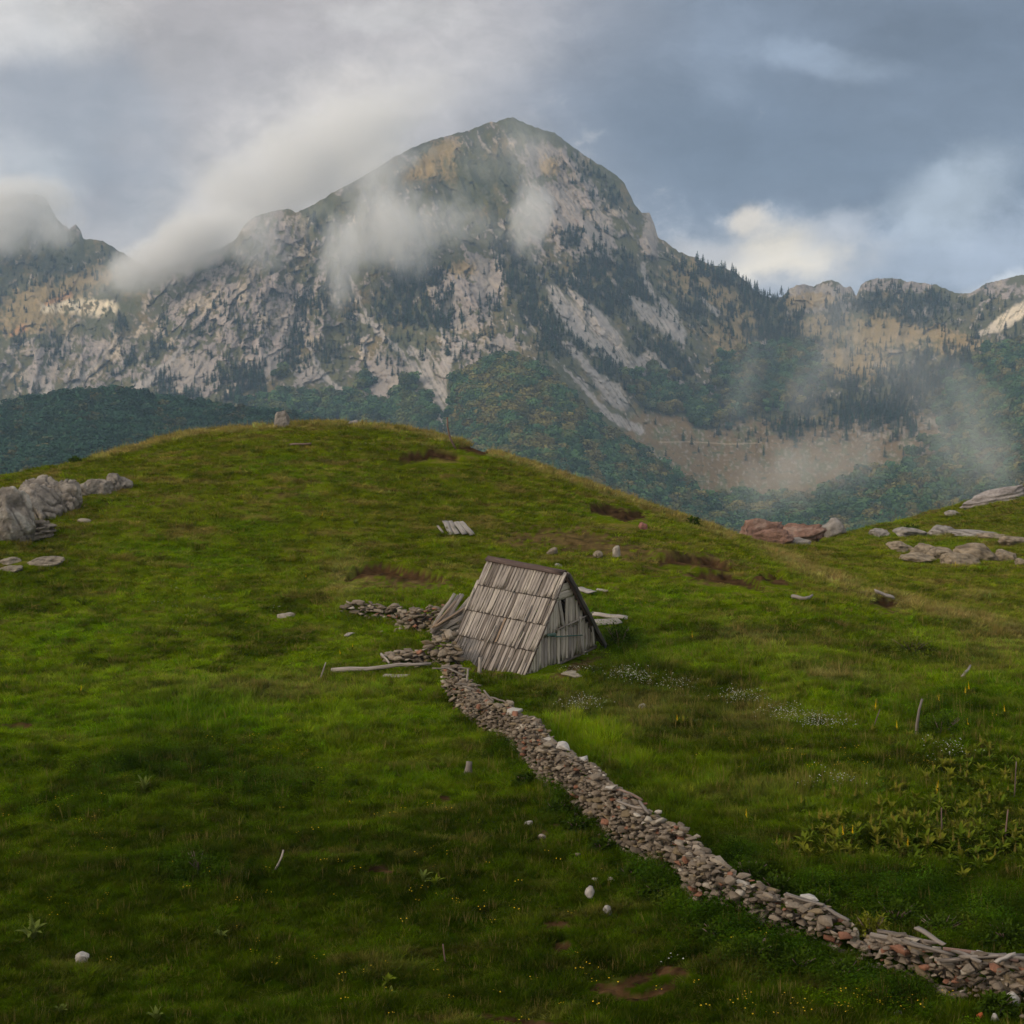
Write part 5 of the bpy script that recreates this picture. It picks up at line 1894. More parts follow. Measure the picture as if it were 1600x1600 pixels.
for i, (u, v, w, h, c, lb) in enumerate((
        (440, 668, 25, 24, (.27, .245, .225), 'pale grey boulder standing on the left of the knoll crest'), (552, 662, 18, 6, (.27, .245, .225), 'low pale stone on the top of the knoll crest'),
        (128, 1504, 24, 15, WH, 'white stone lying in the dark turf at the lower left'), (922, 1402, 16, 16, WH, 'white square stone, upper of two below the wall'),
        (950, 1429, 16, 15, WH, 'white cleft stone, lower of two below the wall'), (828, 1291, 16, 7, WH, 'flat white stone in the turf left of the wall'),
        (846, 1311, 14, 7, (.34, .28, .24), 'brown stone beside the worn earth left of the wall'), (935, 871, 17, 10, (.24, .20, .15), 'rounded tan stone on the bare earth above the hut'),
        (964, 870, 13, 17, (.30, .265, .22), 'upright pale stone on the bare earth above the hut'), (1006, 828, 16, 12, (.26, .12, .10), 'dark red stone on the scarred slope of the knoll'),
        (864, 866, 18, 10, (.22, .18, .14), 'dull brown stone on the bare earth right of the ridge'), (446, 966, 30, 8, (.31, .27, .23), 'flat pale stone in the turf left of the ruined wall'),
        (872, 886, 14, 5, WH, 'small white stone just above the hut ridge'), (1336, 1476, 16, 25, (.50, .45, .36), 'upright cream stone in the gap of the long wall'),
        (1075, 1412, 12, 9, WH, 'small white stone at the foot of the long wall'), (893, 1058, 34, 8, (.29, .255, .20), 'pale flat stone lying right of the hut gable'),
        (1404, 1587, 16, 7, WH, 'white stone near the bottom edge below the wall end'), (1004, 1106, 12, 6, WH, 'white stone in the meadow below the white flowers'),
        (955, 1378, 12, 6, (.44, .40, .33), 'small tan stone in the turf above the white pair'), (930, 1377, 12, 5, (.44, .40, .33), 'flat tan stone in the turf above the square white one'),
        (1588, 1552, 44, 26, (.46, .37, .25), 'large cream block at the low right end of the wall'), (1578, 1572, 38, 18, (.46, .42, .38), 'grey white block under the cream block'),
        (1561, 1588, 18, 16, (.40, .36, .33), 'grey stone below the blocks at the wall end'), (1554, 1600, 16, 16, WH, 'white speckled stone at the bottom edge'))):
    boulder('rock', lb, 'rock', u, v, w, h, c, 780 + i, 3 if w < 20 else 4, .9, 7, sink=.38, rough=1.1)
boulder('brick', 'broken orange brick lying in the grass near the bottom right', 'brick', 1532, 1594, 13, 13, (.50, .14, .055), 810, 3, .8, 9, sink=.2, rough=.4)


# wood lying on the wall
def on_wall(s_frac, across, h):
    xy, t, nrm, hh_ = wall_at(s_frac * wall_L)
    q = xy + nrm * across
    return np.array((q[0], q[1], float(gzc(q[0], q[1])) + hh_ + h)), t, nrm


WOOD_ON_WALL = [
    # fraction along the wall, across, length, angle to the wall, width, round?, tone, label
    (wall_frac(1395), .25, 1.05, .12, .13, 1, 'worn', 'thick grey pole lying on the wall right of the gap'), (wall_frac(1392), .42, 1.0, .1, .12, 0, 'dark', 'dark board beside the thick pole on the wall'),
    (wall_frac(1430), .50, .7, -.5, .14, 0, 'worn', 'short grey board jutting up beside the thick pole on the wall'), (wall_frac(1440), .2, .8, .15, .10, 0, 'worn', 'pale splintered board on the wall between the pole and the round white stone'),
    (wall_frac(1500), .25, .7, -.6, .12, 0, 'worn', 'grey board slanting across the low part of the wall top'), (wall_frac(1525), .35, 1.1, -.15, .09, 1, 'brown', 'thin brown pole lying on the wall by the round white stone'),
    (wall_frac(1515), .2, 1.0, .5, .12, 0, 'dark', 'dark plank sloping down the front of the wall'), (wall_frac(1545), .25, .9, .4, .09, 0, 'worn', 'grey board crossing the white post on the wall'),
    (wall_frac(1566), .15, .5, 1.1, .10, 0, 'light', 'short white post leaning on the wall near the right edge'), (wall_frac(1580), .3, 1.2, .05, .10, 0, 'worn', 'long pale board along the wall top at the right edge'),
    (wall_frac(1245), .3, .6, .1, .12, 0, 'worn', 'grey board lying on the wall left of the gap'), (wall_frac(1290), .35, .5, .0, .12, 0, 'worn', 'short pale board end on the wall at the gap'),
    (wall_frac(700), .25, .9, .9, .08, 0, 'worn', 'pale splintered board on the wall end nearest the hut'), (wall_frac(706), .1, .8, .4, .08, 0, 'worn', 'grey splinter lying along the wall end near the hut'),
    (wall_frac(712), .35, 1.0, -.3, .09, 0, 'worn', 'long grey board on the far side of the wall near the hut'), (wall_frac(722), .2, .7, 1.2, .07, 0, 'worn', 'pale splinter lying across the wall near the hut'),
    (wall_frac(728), .1, .8, .2, .08, 0, 'worn', 'grey board sagging over the front of the wall near the hut'), (wall_frac(742), .4, .9, -.1, .07, 0, 'dark', 'dark thin board at the back of the wall near the hut'),
    (wall_frac(756), .45, .8, .1, .08, 0, 'dark', 'dark board on the wall beside the first white slab'), (wall_frac(698), -.05, .7, 1.4, .07, 0, 'worn', 'grey splinter hanging down the wall end near the hut'),
    (wall_frac(960), .35, .8, .2, .09, 0, 'brown', 'brown board lying on the middle of the wall'), (wall_frac(975), .15, .6, .6, .08, 0, 'worn', 'grey splinter across the middle of the wall'), (wall_frac(985), .3, .7, -.2, .09, 0, 'worn', 'pale splinter along the middle of the wall')]
for i, (s, ac, ln, an, w, rd, kd, lb) in enumerate(WOOD_ON_WALL):
    w = w * .68
    p, t, nrm = on_wall(s, ac, .05 + .02 * (i % 3))
    d = np.array((t[0] * math.cos(an) + nrm[0] * math.sin(an), t[1] * math.cos(an) + nrm[1] * math.sin(an), random.uniform(-.08, .02)))
    e0 = p - d * ln * .5
    e1 = p + d * ln * .5
    # follow the slope of the wall
    z0 = on_wall(min(max(s - .5 * ln * math.cos(an) / wall_L, 0), 1), ac, 0)[0][2]
    z1 = on_wall(min(max(s + .5 * ln * math.cos(an) / wall_L, 0), 1), ac, 0)[0][2]
    e0[2] = max(e0[2] * .3 + z0 * .7, z0) + .06
    e1[2] = max(e1[2] * .3 + z1 * .7, z1) + .06
    B = Boards(900 + i)
    if rd:
        B.pole([e0, (e0 + e1) / 2 + np.array((0, 0, .02)), e1], [w * .5, w * .55, w * .42], kd)
    else:
        B.board(e0, e1, w, .03, (0, -.2, 1), kd, 4, .01, .8, .05)
    tag(B.build('pole' if rd else 'plank', None, None, tuple(p)), lb, 'pole' if rd else 'plank', 'wood lying on the stone wall')
r_ = np.random.default_rng(77)
for i, (s, ac, sz, c, lb) in enumerate((
        (wall_frac(1530), .35, .34, (.42, .385, .35), 'round white stone on top of the wall near the right end'), (wall_frac(1492), .4, .26, (.34, .31, .27), 'pale slab tilted on the wall top left of the round white stone'),
        (wall_frac(1248), .42, .34, (.44, .42, .40), 'large pale stone on the wall just left of the gap'),
        (wall_frac(790), .25, .46, (.40, .37, .33), 'large flat pale slab on the wall top below the hut'), (wall_frac(838), .3, .42, (.36, .33, .30), 'second flat pale slab along the wall top below the hut'),
        (wall_frac(862), .28, .46, (.44, .41, .38), 'long pale slab on the upper middle of the wall top'), (wall_frac(885), .4, .30, (.44, .41, .38), 'blunt pale stone at the back of the upper wall'), (wall_frac(945), .12, .40, (.44, .39, .33), 'long cream stone on the middle of the wall front'))):
    p, t, nrm = on_wall(s, ac, .06)
    v, f, c4 = one_stone(r_, np.zeros(3), t, sz, .45, c)
    tag(link('rock', mesh_np('rock', v, [f], c4, mats=[MAT_STONE]), loc=tuple(p)), lb, 'rock')
# ------------------------------------------------------------------ grass: tufts of real blades scattered over the turf
BLK = np.array(BLOCKS)
_BC = 1.0
_blk_grid = {}
for i_, (bx0, by0, br0) in enumerate(BLK):
    for gx_ in range(int((bx0 - br0 - .3) // _BC), int((bx0 + br0 + .3) // _BC) + 1):
        for gy_ in range(int((by0 - br0 - .3) // _BC), int((by0 + br0 + .3) // _BC) + 1):
            _blk_grid.setdefault((gx_, gy_), []).append(i_)


def free(x, y, grow=1.0):
    """True where nothing solid stands"""
    ok = np.ones(len(x), bool)
    ix = np.floor(x / _BC).astype(int)
    iy = np.floor(y / _BC).astype(int)
    for k in range(len(x)):
        for i in _blk_grid.get((ix[k], iy[k]), ()):
            if (x[k] - BLK[i, 0]) ** 2 + (y[k] - BLK[i, 1]) ** 2 < (BLK[i, 2] * grow) ** 2:
                ok[k] = False
                break
    return ok


def tuft_mesh(name, seed, blades, width, lean, curve, spread=.5, hvar=.35, mat=None):
    """a tuft 1 m wide and 1 m tall before scaling: bent, tapering blades"""
    r = np.random.default_rng(seed)
    vs, fs = [], []
    for b in range(blades):
        a = r.uniform(0, 2 * math.pi)
        d = spread * math.sqrt(r.uniform(0, 1))
        x0, y0 = d * math.cos(a), d * math.sin(a)
        ba = a + r.normal() * 1.0
        h = 1.0 - hvar * r.uniform(0, 1.6)
        L = lean * r.uniform(.3, 1.3)
        w = width * r.uniform(.7, 1.3)
        fa = r.uniform(0, math.pi)
        sx_, sy_ = math.cos(fa) * w * .5, math.sin(fa) * w * .5
        dx, dy = math.cos(ba), math.sin(ba)
        m = .55
        cx1, cy1 = x0 + dx * L * m * (1 - curve * .5), y0 + dy * L * m * (1 - curve * .5)
        cx2, cy2 = x0 + dx * L, y0 + dy * L
        n = len(vs)
        vs += [(x0 - sx_, y0 - sy_, -.12), (x0 + sx_, y0 + sy_, -.12), (cx1 + sx_ * .8, cy1 + sy_ * .8, h * m), (cx1 - sx_ * .8, cy1 - sy_ * .8, h * m), (cx2, cy2, h * (1 - .25 * curve * L))]
        fs += [(n, n + 1, n + 2), (n, n + 2, n + 3), (n + 3, n + 2, n + 4)]
    return mesh_np(name, vs, [np.array(fs)], mats=[mat])


def leafy_mesh(name, seed, leaves, size, mat):
    """low broad-leaved herb, 1 m before scaling"""
    r = np.random.default_rng(seed)
    vs, fs = [], []
    for b in range(leaves):
        a = r.uniform(0, 2 * math.pi)
        d = .5 * math.sqrt(r.uniform(0, 1))
        z = r.uniform(.1, 1.0) * (1 - .5 * d)
        c = np.array((d * math.cos(a), d * math.sin(a), z))
        f = np.array((math.cos(a), math.sin(a), r.uniform(-.6, .7)))
        f /= np.linalg.norm(f)
        s = np.cross(f, (0, 0, 1))
        s /= np.linalg.norm(s)
        L = size * r.uniform(.6, 1.3)
        w = L * .32
        n = len(vs)
        dn = np.array((0, 0, -L * .25))
        vs += [tuple(c), tuple(c + f * L * .5 + s * w), tuple(c + f * L + dn), tuple(c + f * L * .5 - s * w)]
        fs += [(n, n + 1, n + 2), (n, n + 2, n + 3)]
    return mesh_np(name, vs, [np.array(fs)], mats=[mat])


MAT_GRASS = attr_material('grass_blades', 1.0, instancer=True, transl=.25, spec=0.0)
TUFTS = [tuft_mesh('tuft', 1000 + k, 26, .050, .40, .6, mat=MAT_GRASS) for k in range(3)]            # short turf
TUFTS += [tuft_mesh('tuft', 1010 + k, 24, .040, .60, .8, mat=MAT_GRASS) for k in range(3)]           # longer, bent
TUFTS += [leafy_mesh('herb', 1020 + k, 90, .12, MAT_GRASS) for k in range(2)]                         # broad-leaved herbs
TUFTS += [tuft_mesh('tuft', 1030 + k, 16, .020, .22, .3, .45, .7, mat=MAT_GRASS) for k in range(2)]   # thin stalks


def grass_points(n, seed):
    r = np.random.default_rng(seed)
    th = r.uniform(-.58, .58, n)
    # even in picture area more or less: density falls with distance
    rr = np.exp(r.uniform(math.log(17.0), math.log(118.0), n))
    rr = np.where(r.uniform(0, 1, n) < .30, 17 + 101 * np.sqrt(r.uniform(0, 1, n)), rr)
    return rr * np.sin(th), rr * np.cos(th)


gx, gy = grass_points(240000, 51)
gzz = gzc(gx, gy)
gu, gv = proj(gx, gy, gzz)
# nothing below the edge of the frame or hidden behind the crests
keep = (gv < 1760) & (gu > -430) & (gu < 2030)
gx, gy, gzz, gu, gv = (a[keep] for a in (gx, gy, gzz, gu, gv))
hx0 = gx
best = np.full(len(gx), 1e9)
for f_ in np.linspace(.35, .985, 40):     # the ground in front must not stand above the sight line
    hgt = CAMZ + (gzz + .35 - CAMZ) * f_ - gzc(gx * f_, gy * f_)
    best = np.minimum(best, hgt)
keep = best > -.6
gx, gy, gzz, gu, gv = (a[keep] for a in (gx, gy, gzz, gu, gv))
keep = free(gx, gy)
gx, gy, gzz, gu, gv = (a[keep] for a in (gx, gy, gzz, gu, gv))
gc, soil, worn, lush, rank, dry = g_colour(gx, gy, gu, gv)
r_ = np.random.default_rng(52)
n = len(gx)
near_scar = np.zeros(n)
for s_ in SCARS:
    near_scar = np.maximum(near_scar, stroke(gu, gv, [(a, c + 5, w * 2.2 + 3) for a, c, w in s_], .4))
keep = r_.uniform(0, 1, n) > np.clip(1.15 * soil, 0, .97) + .92 * worn + .75 * near_scar
gx, gy, gzz, gu, gv, gc, soil, worn, lush, rank, dry, near_scar = (a[keep] for a in (gx, gy, gzz, gu, gv, gc, soil, worn, lush, rank, dry, near_scar))
n = len(gx)
dist = np.hypot(gx, gy)
size = (.20 + .0052 * (dist - 18)) * r_.uniform(.75, 1.35, n)
clump_h = fbm(gx / .8, gy / .7, 2, 64)
nb = fbm(gx / 2.5, gy / 1.6, 3, 61)
meadow = blob(gu, gv, 1300, 1120, 520, 150)
hgt = (.085 + .05 * np.clip(nb + .3, 0, 1) + .06 * meadow + .20 * np.clip(lush, 0, 1) + .20 * np.clip(rank, 0, 1.1) + .10 * np.clip(dry, 0, 1)) * r_.uniform(.7, 1.4, n) * (1 + .004 * (dist - 18)) * (1 - .85 * np.clip(worn, 0, 1))
kind = r_.integers(0, 3, n)
longer = r_.uniform(0, 1, n) < .25 + .6 * meadow + .6 * lush
kind = np.where(longer, r_.integers(3, 6, n), kind)
kind = np.where(r_.uniform(0, 1, n) < .85 * rank, r_.integers(6, 8, n), kind)
stalk = r_.uniform(0, 1, n) < .035 + .35 * dry + .05 * meadow
kind = np.where(stalk, r_.integers(8, 10, n), kind)
herb = (kind >= 6) & (kind < 8)
hgt = hgt * np.clip(1 + .9 * clump_h, .5, 1.8)
hgt = np.where(herb, hgt * 1.15 + .04, hgt)
hgt = np.where(kind >= 8, hgt * 1.7 + .05, hgt)
hgt = hgt * (1 - .88 * near_scar)
size = np.where(herb, np.maximum(size, .34), size)
clump = fbm(gx / .55, gy / .5, 2, 63)
gc = gc * np.clip(1 + 1.0 * clump, .45, 1.7)[:, None] * r_.uniform(.65, 1.40, (n, 1)) * (1 + .10 * r_.normal(size=(n, 3)) * (1, .5, .6))
gc = lerp(gc, GRASS['straw'] * 1.05, np.where(kind >= 8, .7, np.where(herb, 0, r_.uniform(0, 1, n) ** 6 * .8 * (.35 + .65 * sstep(30, 50, gy)))))
gc = np.clip(gc * GRASS_GAIN, .003, .6) if 'GRASS_GAIN' in globals() else gc
print('tufts', n)
tag(instancer('grass', np.stack([gx, gy, gzz - .01], 1), gc, TUFTS, np.stack([size, size, hgt], 1), r_.uniform(0, 6.3, n), kind, r_.normal(size=(n, 2)) * .10), kind='stuff')

# ------------------------------------------------------------------ small flowers in the turf (nobody could count them)


def flower_tuft(name, seed, heads, rad, headsize, mat):
    r = np.random.default_rng(seed)
    vs, fs = [], []
    for k in range(heads):
        a, d = r.uniform(0, 6.28), rad * math.sqrt(r.uniform(0, 1))
        c = np.array((d * math.cos(a), d * math.sin(a), r.uniform(.7, 1.0)))
        nrm = np.array((r.normal() * .5, r.normal() * .5, 1.0))
        nrm /= np.linalg.norm(nrm)
        t1 = np.cross(nrm, (1, 0, 0))
        t1 /= np.linalg.norm(t1)
        t2 = np.cross(nrm, t1)
        n_ = len(vs)
        vs.append(tuple(c - nrm * headsize * .2))
        for q in range(5):
            th = q * 2 * math.pi / 5
            vs.append(tuple(c + (t1 * math.cos(th) + t2 * math.sin(th)) * headsize))
        for q in range(5):
            fs.append((n_, n_ + 1 + q, n_ + 1 + (q + 1) % 5))
    return mesh_np(name, vs, [np.array(fs)], mats=[mat])


MAT_PETAL = attr_material('petals', .7, instancer=True, transl=.2, spec=.1)
FL = [flower_tuft('blossom', 1100 + k, 3, .5, .06, MAT_PETAL) for k in range(3)] + [flower_tuft('blossom', 1110 + k, 7, .6, .034, MAT_PETAL) for k in range(3)]
fu, fv, fk = [], [], []
r_ = np.random.default_rng(71)
for cu, cv, su, sv, n_, k in [  # buttercup drifts 0, white umbels 1
        (120, 1290, 130, 60, 60, 0), (430, 1180, 90, 40, 60, 0), (330, 930, 160, 50, 70, 0), (230, 860, 120, 50, 50, 0), (870, 790, 60, 16, 60, 0), (700, 815, 60, 18, 40, 0), (560, 790, 120, 40, 60, 0), (900, 1560, 200, 40, 60, 0),
        (1300, 1580, 160, 20, 120, 0), (1150, 1480, 100, 30, 30, 0), (760, 1400, 200, 60, 90, 0), (240, 1420, 200, 80, 60, 0), (500, 1530, 200, 50, 60, 0), (560, 1300, 120, 60, 50, 0), (1350, 1200, 120, 30, 90, 0), (1150, 1190, 80, 30, 30, 0),
        (470, 690, 100, 16, 30, 0), (985, 945, 20, 6, 16, 0), (150, 790, 60, 20, 30, 0), (420, 830, 160, 50, 50, 0), (1500, 1110, 60, 20, 16, 0), (700, 760, 160, 40, 40, 0), (1050, 800, 40, 20, 12, 0),
        (985, 1070, 34, 8, 34, 1), (1005, 1078, 24, 5, 16, 1), (1150, 1105, 30, 7, 20, 1), (1170, 1112, 24, 5, 12, 1), (1225, 1132, 24, 8, 30, 1), (1275, 1145, 34, 7, 36, 1), (1050, 1088, 18, 8, 10, 1), (905, 1120, 22, 6, 20, 1), (930, 1115, 18, 5, 14, 1), (1310, 1153, 20, 4, 8, 1),
        (900, 1062, 20, 5, 12, 1), (1085, 1095, 20, 8, 6, 1), (1480, 1190, 40, 10, 14, 1), (880, 1040, 16, 6, 6, 1), (1320, 1240, 50, 14, 10, 1), (300, 955, 120, 40, 14, 1), (500, 700, 140, 30, 14, 1), (1035, 1535, 10, 5, 2, 1)]:
    n_ = int(n_ * (.30 if k == 0 and cv > 1150 else .9))
    fu.append(cu + su * .6 * r_.normal(size=n_))
    fv.append(cv + sv * .6 * r_.normal(size=n_))
    fk.append(np.full(n_, k))
fu, fv, fk = (np.concatenate(a) for a in (fu, fv, fk))
ok = (fv < 1640) & (fv > 640)
fu, fv, fk = fu[ok], fv[ok], fk[ok]
fp = ground_hit(fu, fv)
ok = (fp[:, 1] < 120) & free(fp[:, 0], fp[:, 1], 1.1)
fp, fk = fp[ok], fk[ok]
nf = len(fp)
fcol = np.where(fk[:, None] == 1, np.array((.42, .42, .35)), np.array((.62, .42, .015))) * r_.uniform(.7, 1.15, (nf, 1))
fs_ = np.where(fk == 1, .42, .20) * r_.uniform(.7, 1.3, nf) * (1 + .004 * (fp[:, 1] - 20))
fh_ = np.where(fk == 1, .48, .20) * r_.uniform(.7, 1.2, nf)
tag(instancer('meadow_flowers', fp, fcol, FL, np.stack([fs_, fs_, fh_], 1), r_.uniform(0, 6.3, nf), np.where(fk == 1, 3, 0) + r_.integers(0, 3, nf)), kind='stuff')

# ------------------------------------------------------------------ single plants one can point to


def plain_leaf(name, c, rough=.7, transl=.2, grain=9.0):
    m_ = bpy.data.materials.new(name)
    m_.use_nodes = True
    t = m_.node_tree
    t.nodes.clear()
    B = NB(t)
    pos = B.n('ShaderNodeTexCoord').outputs['Object']
    nn = B.noise(pos, grain, 4, .6)
    col = B.mix(nn, tuple(x * .6 for x in c), tuple(x * 1.4 for x in c))
    pr = B.n('ShaderNodeBsdfPrincipled')
    B.put(pr.inputs['Base Color'], col)
    pr.inputs['Roughness'].default_value = rough
    pr.inputs['Specular IOR Level'].default_value = 0.0
    tr = B.n('ShaderNodeBsdfTranslucent')
    B.put(tr.inputs['Color'], col)
    mx = B.n('ShaderNodeMixShader')
    mx.inputs[0].default_value = transl
    t.links.new(pr.outputs[0], mx.inputs[1])
    t.links.new(tr.outputs[0], mx.inputs[2])
    t.links.new(mx.outputs[0], B.n('ShaderNodeOutputMaterial').inputs['Surface'])
    return m_


MAT_LEAF = [plain_leaf('dock_leaf', c) for c in ((.115, .150, .012), (.150, .160, .016), (.090, .135, .011))]
MAT_PALELEAF = plain_leaf('pale_leaf', (.13, .165, .035))
MAT_SPIKE = [plain_leaf('flower_spike', c, .8, .1) for c in ((.22, .18, .03), (.17, .14, .03), (.16, .16, .03))]
MAT_YELLOW = plain_leaf('yellow_spike', (.80, .50, .012), .7, .2)
MAT_NETTLE = plain_leaf('nettle_leaf', (.046, .080, .007))
MAT_STEM = plain_leaf('plant_stem', (.10, .12, .03), .8, 0)


def leaf_faces(vs, fs, base, dirv, L, w, droop, r, segs=4):
    """a long pointed leaf that arches over"""
    d = np.array(dirv, float)
    d /= np.linalg.norm(d)
    s = np.cross(d, (0, 0, 1))
    s /= np.linalg.norm(s) + 1e-9
    n0 = len(vs)
    p = np.array(base, float)
    for i in range(segs + 1):
        t = i / segs
        ww = w * math.sin(math.pi * min(.12 + .88 * t, 1)) ** .8 * .5 if i < segs else .002
        up = np.cross(s, d)
        vs.append(tuple(p - s * ww + up * ww * .35))
        vs.append(tuple(p))
        vs.append(tuple(p + s * ww + up * ww * .35))
        p = p + d * L / segs
        d = d + np.array((0, 0, -droop / segs))
        d /= np.linalg.norm(d)
    for i in range(segs):
        a = n0 + i * 3
        fs += [(a, a + 1, a + 4, a + 3), (a + 1, a + 2, a + 5, a + 4)]


def dock_mesh(seed, mat, tall=1.0, n=13):
    """clump of upright broad leaves"""
    r = np.random.default_rng(seed)
    vs, fs = [], []
    for k in range(n):
        a = k * 2.4 + r.uniform(-.3, .3)
        el = r.uniform(.5, 1.35)
        z0 = r.uniform(0, .18) * tall
        leaf_faces(vs, fs, (.05 * math.cos(a), .05 * math.sin(a), z0), (math.cos(a) * math.cos(el), math.sin(a) * math.cos(el), math.sin(el)), r.uniform(.22, .42) * tall, r.uniform(.08, .14) * tall, r.uniform(.5, 1.5), r)
    return mesh_np('leafy_plant', vs, [np.array(fs)], smooth=True, mats=[mat])


def spike_mesh(seed, mat, h, rad):
    """flower spike: stem wrapped in many small florets"""
    r = np.random.default_rng(seed)
    vs, fs = [], []
    lean = r.normal(size=2) * .05
    for k in range(4):
        a = k * math.pi / 2
        vs.append((.008 * math.cos(a), .008 * math.sin(a), 0))
    vs.append((lean[0] * h, lean[1] * h, h))
    fs += [(k, (k + 1) % 4, 4) for k in range(4)]
    nfl = int(60 * h / .6)
    for i in range(nfl):
        t = .38 + .62 * i / nfl
        a = i * 2.4
        q = rad * (1 - .75 * (t - .38) / .62) * r.uniform(.6, 1.1)
        c = np.array((lean[0] * h * t + q * math.cos(a) * .6, lean[1] * h * t + q * math.sin(a) * .6, h * t))
        o = np.array((math.cos(a), math.sin(a), .3)) * q * .9
        s = np.array((-math.sin(a), math.cos(a), 0)) * q * .55
        n0 = len(vs)
        vs += [tuple(c - s), tuple(c + o), tuple(c + s), tuple(c + np.array((0, 0, q * .9)))]
        fs += [(n0, n0 + 1, n0 + 3), (n0 + 1, n0 + 2, n0 + 3)]
    return mesh_np('flower_spike', vs, [np.array(fs)], mats=[mat])


DOCKS = [dock_mesh(1200 + k, MAT_LEAF[k % 3], r) for k, r in enumerate((1, 1.1, .9, 1.05, .95, 1.15))]
SPIKES = [spike_mesh(1220 + k, MAT_SPIKE[k % 3], h, .045) for k, h in enumerate((.50, .60, .42, .55, .66))]
YSPIKES = [spike_mesh(1240 + k, MAT_YELLOW, h, .030) for k, h in enumerate((.55, .65, .5))]


def plant(p, mesh, scale, label, group=None, spike=None, cat='plant', name='leafy_plant', spike_scale=1.0):
    o = link(name, mesh if spike is None else None, loc=tuple(p))
    o.scale = (scale,) * 3
    o.rotation_euler = (random.uniform(-.12, .12), random.uniform(-.12, .12), random.uniform(0, 6.3))
    tag(o, label, cat, group)
    if spike is not None:
        link('foliage', mesh, o)
        s = link('flower_spike', spike, o)
        s.scale = (spike_scale,) * 3
        s.rotation_euler[0] = random.uniform(-.1, .1)
    return o


# the leafy patch right of the wall
r_ = np.random.default_rng(91)
pu_, pv_2 = [], []
tries = 0
while len(pu_) < 230 and tries < 6000:
    tries += 1
    u, v = r_.uniform(1225, 1615), r_.uniform(1140, 1385)
    w = max(blob(u, v, 1470, 1290, 150, 56), .9 * blob(u, v, 1300, 1300, 80, 34), .8 * blob(u, v, 1560, 1230, 70, 60), .5 * blob(u, v, 1480, 1165, 110, 18))
    if r_.uniform() < w and all((u - a) ** 2 / 80 + (v - b) ** 2 / 36 > 1 for a, b in zip(pu_, pv_2)):
        pu_.append(u)
        pv_2.append(v)
hp = ground_hit(pu_, pv_2)
for i, p in enumerate(hp):
    sp = SPIKES[i % 5] if r_.uniform() < .42 else None
    plant(p, DOCKS[i % 6], r_.uniform(.75, 1.15) * .54, 'leafy green plant with a dull yellow seed spike in the patch right of the wall' if sp else 'broad-leaved green plant in the rank patch right of the stone wall',
          'plants of the rank patch right of the wall', sp, spike_scale=r_.uniform(.85, 1.2))
YEL = [(1166, 1288, 'yellow flower spike alone in the grass left of the leafy patch'), (1319, 1318, 'left one of two close yellow flower spikes in the leafy patch'), (1332, 1312, 'right one of two close yellow flower spikes in the leafy patch'),
       (1418, 1334, 'yellow flower spike low in the middle of the leafy patch'), (1463, 1246, 'yellow flower spike behind the middle of the leafy patch'), (1466, 1103, 'bright yellow flower spike right of the bent stake'),
       (1508, 1090, 'left of two yellow flower spikes near the right edge of the meadow'), (1515, 1086, 'right of two yellow flower spikes near the right edge of the meadow'), (1514, 1140, 'yellow flower spike in front of the dark bush right of the bent stake'),
       (1571, 1120, 'tall thin yellow flower spike near the right edge of the frame'), (1367, 1114, 'small yellow flower spike left of the bent stake'), (1058, 1132, 'yellow flower spike in the meadow below the white umbels'), (1069, 1133, 'duller yellow flower spike beside the bright one below the white umbels'),
       (1082, 1003, 'small yellow flower spike in the meadow right of the hut'), (533, 1028, 'tall yellow-green spike left of the log stones'), (550, 1020, 'bright yellow flower spike above the long fallen log'), (502, 812, 'yellow spike on the knoll slope left of the white slats'), (477, 908, 'yellow spike on the slope left of the earth scar'),
       (1247, 1081, 'dull yellow spike in the meadow above the white umbels'), (600, 942, 'yellowish herb standing behind the ruined wall'), (1180, 1290, 'dull spike right of the lone yellow flower spike'), (1213, 1330, 'dull yellow spike at the left edge of the leafy patch'), (1230, 1328, 'second dull yellow spike at the left edge of the leafy patch'),
       (126, 1085, 'small yellow spike in the dark turf at the far left'), (1402, 1145, 'yellow spike at the foot of the bent stake')]
yp = ground_hit([a for a, b, c in YEL], [b for a, b, c in YEL])
for i, (p, (u, v, lb)) in enumerate(zip(yp, YEL)):
    plant(p, DOCKS[i % 6], .5, lb, None, (SPIKES if 'dull' in lb or 'yellowish' in lb else YSPIKES)[i % 3], 'flower', 'flowering_plant', 1.2)

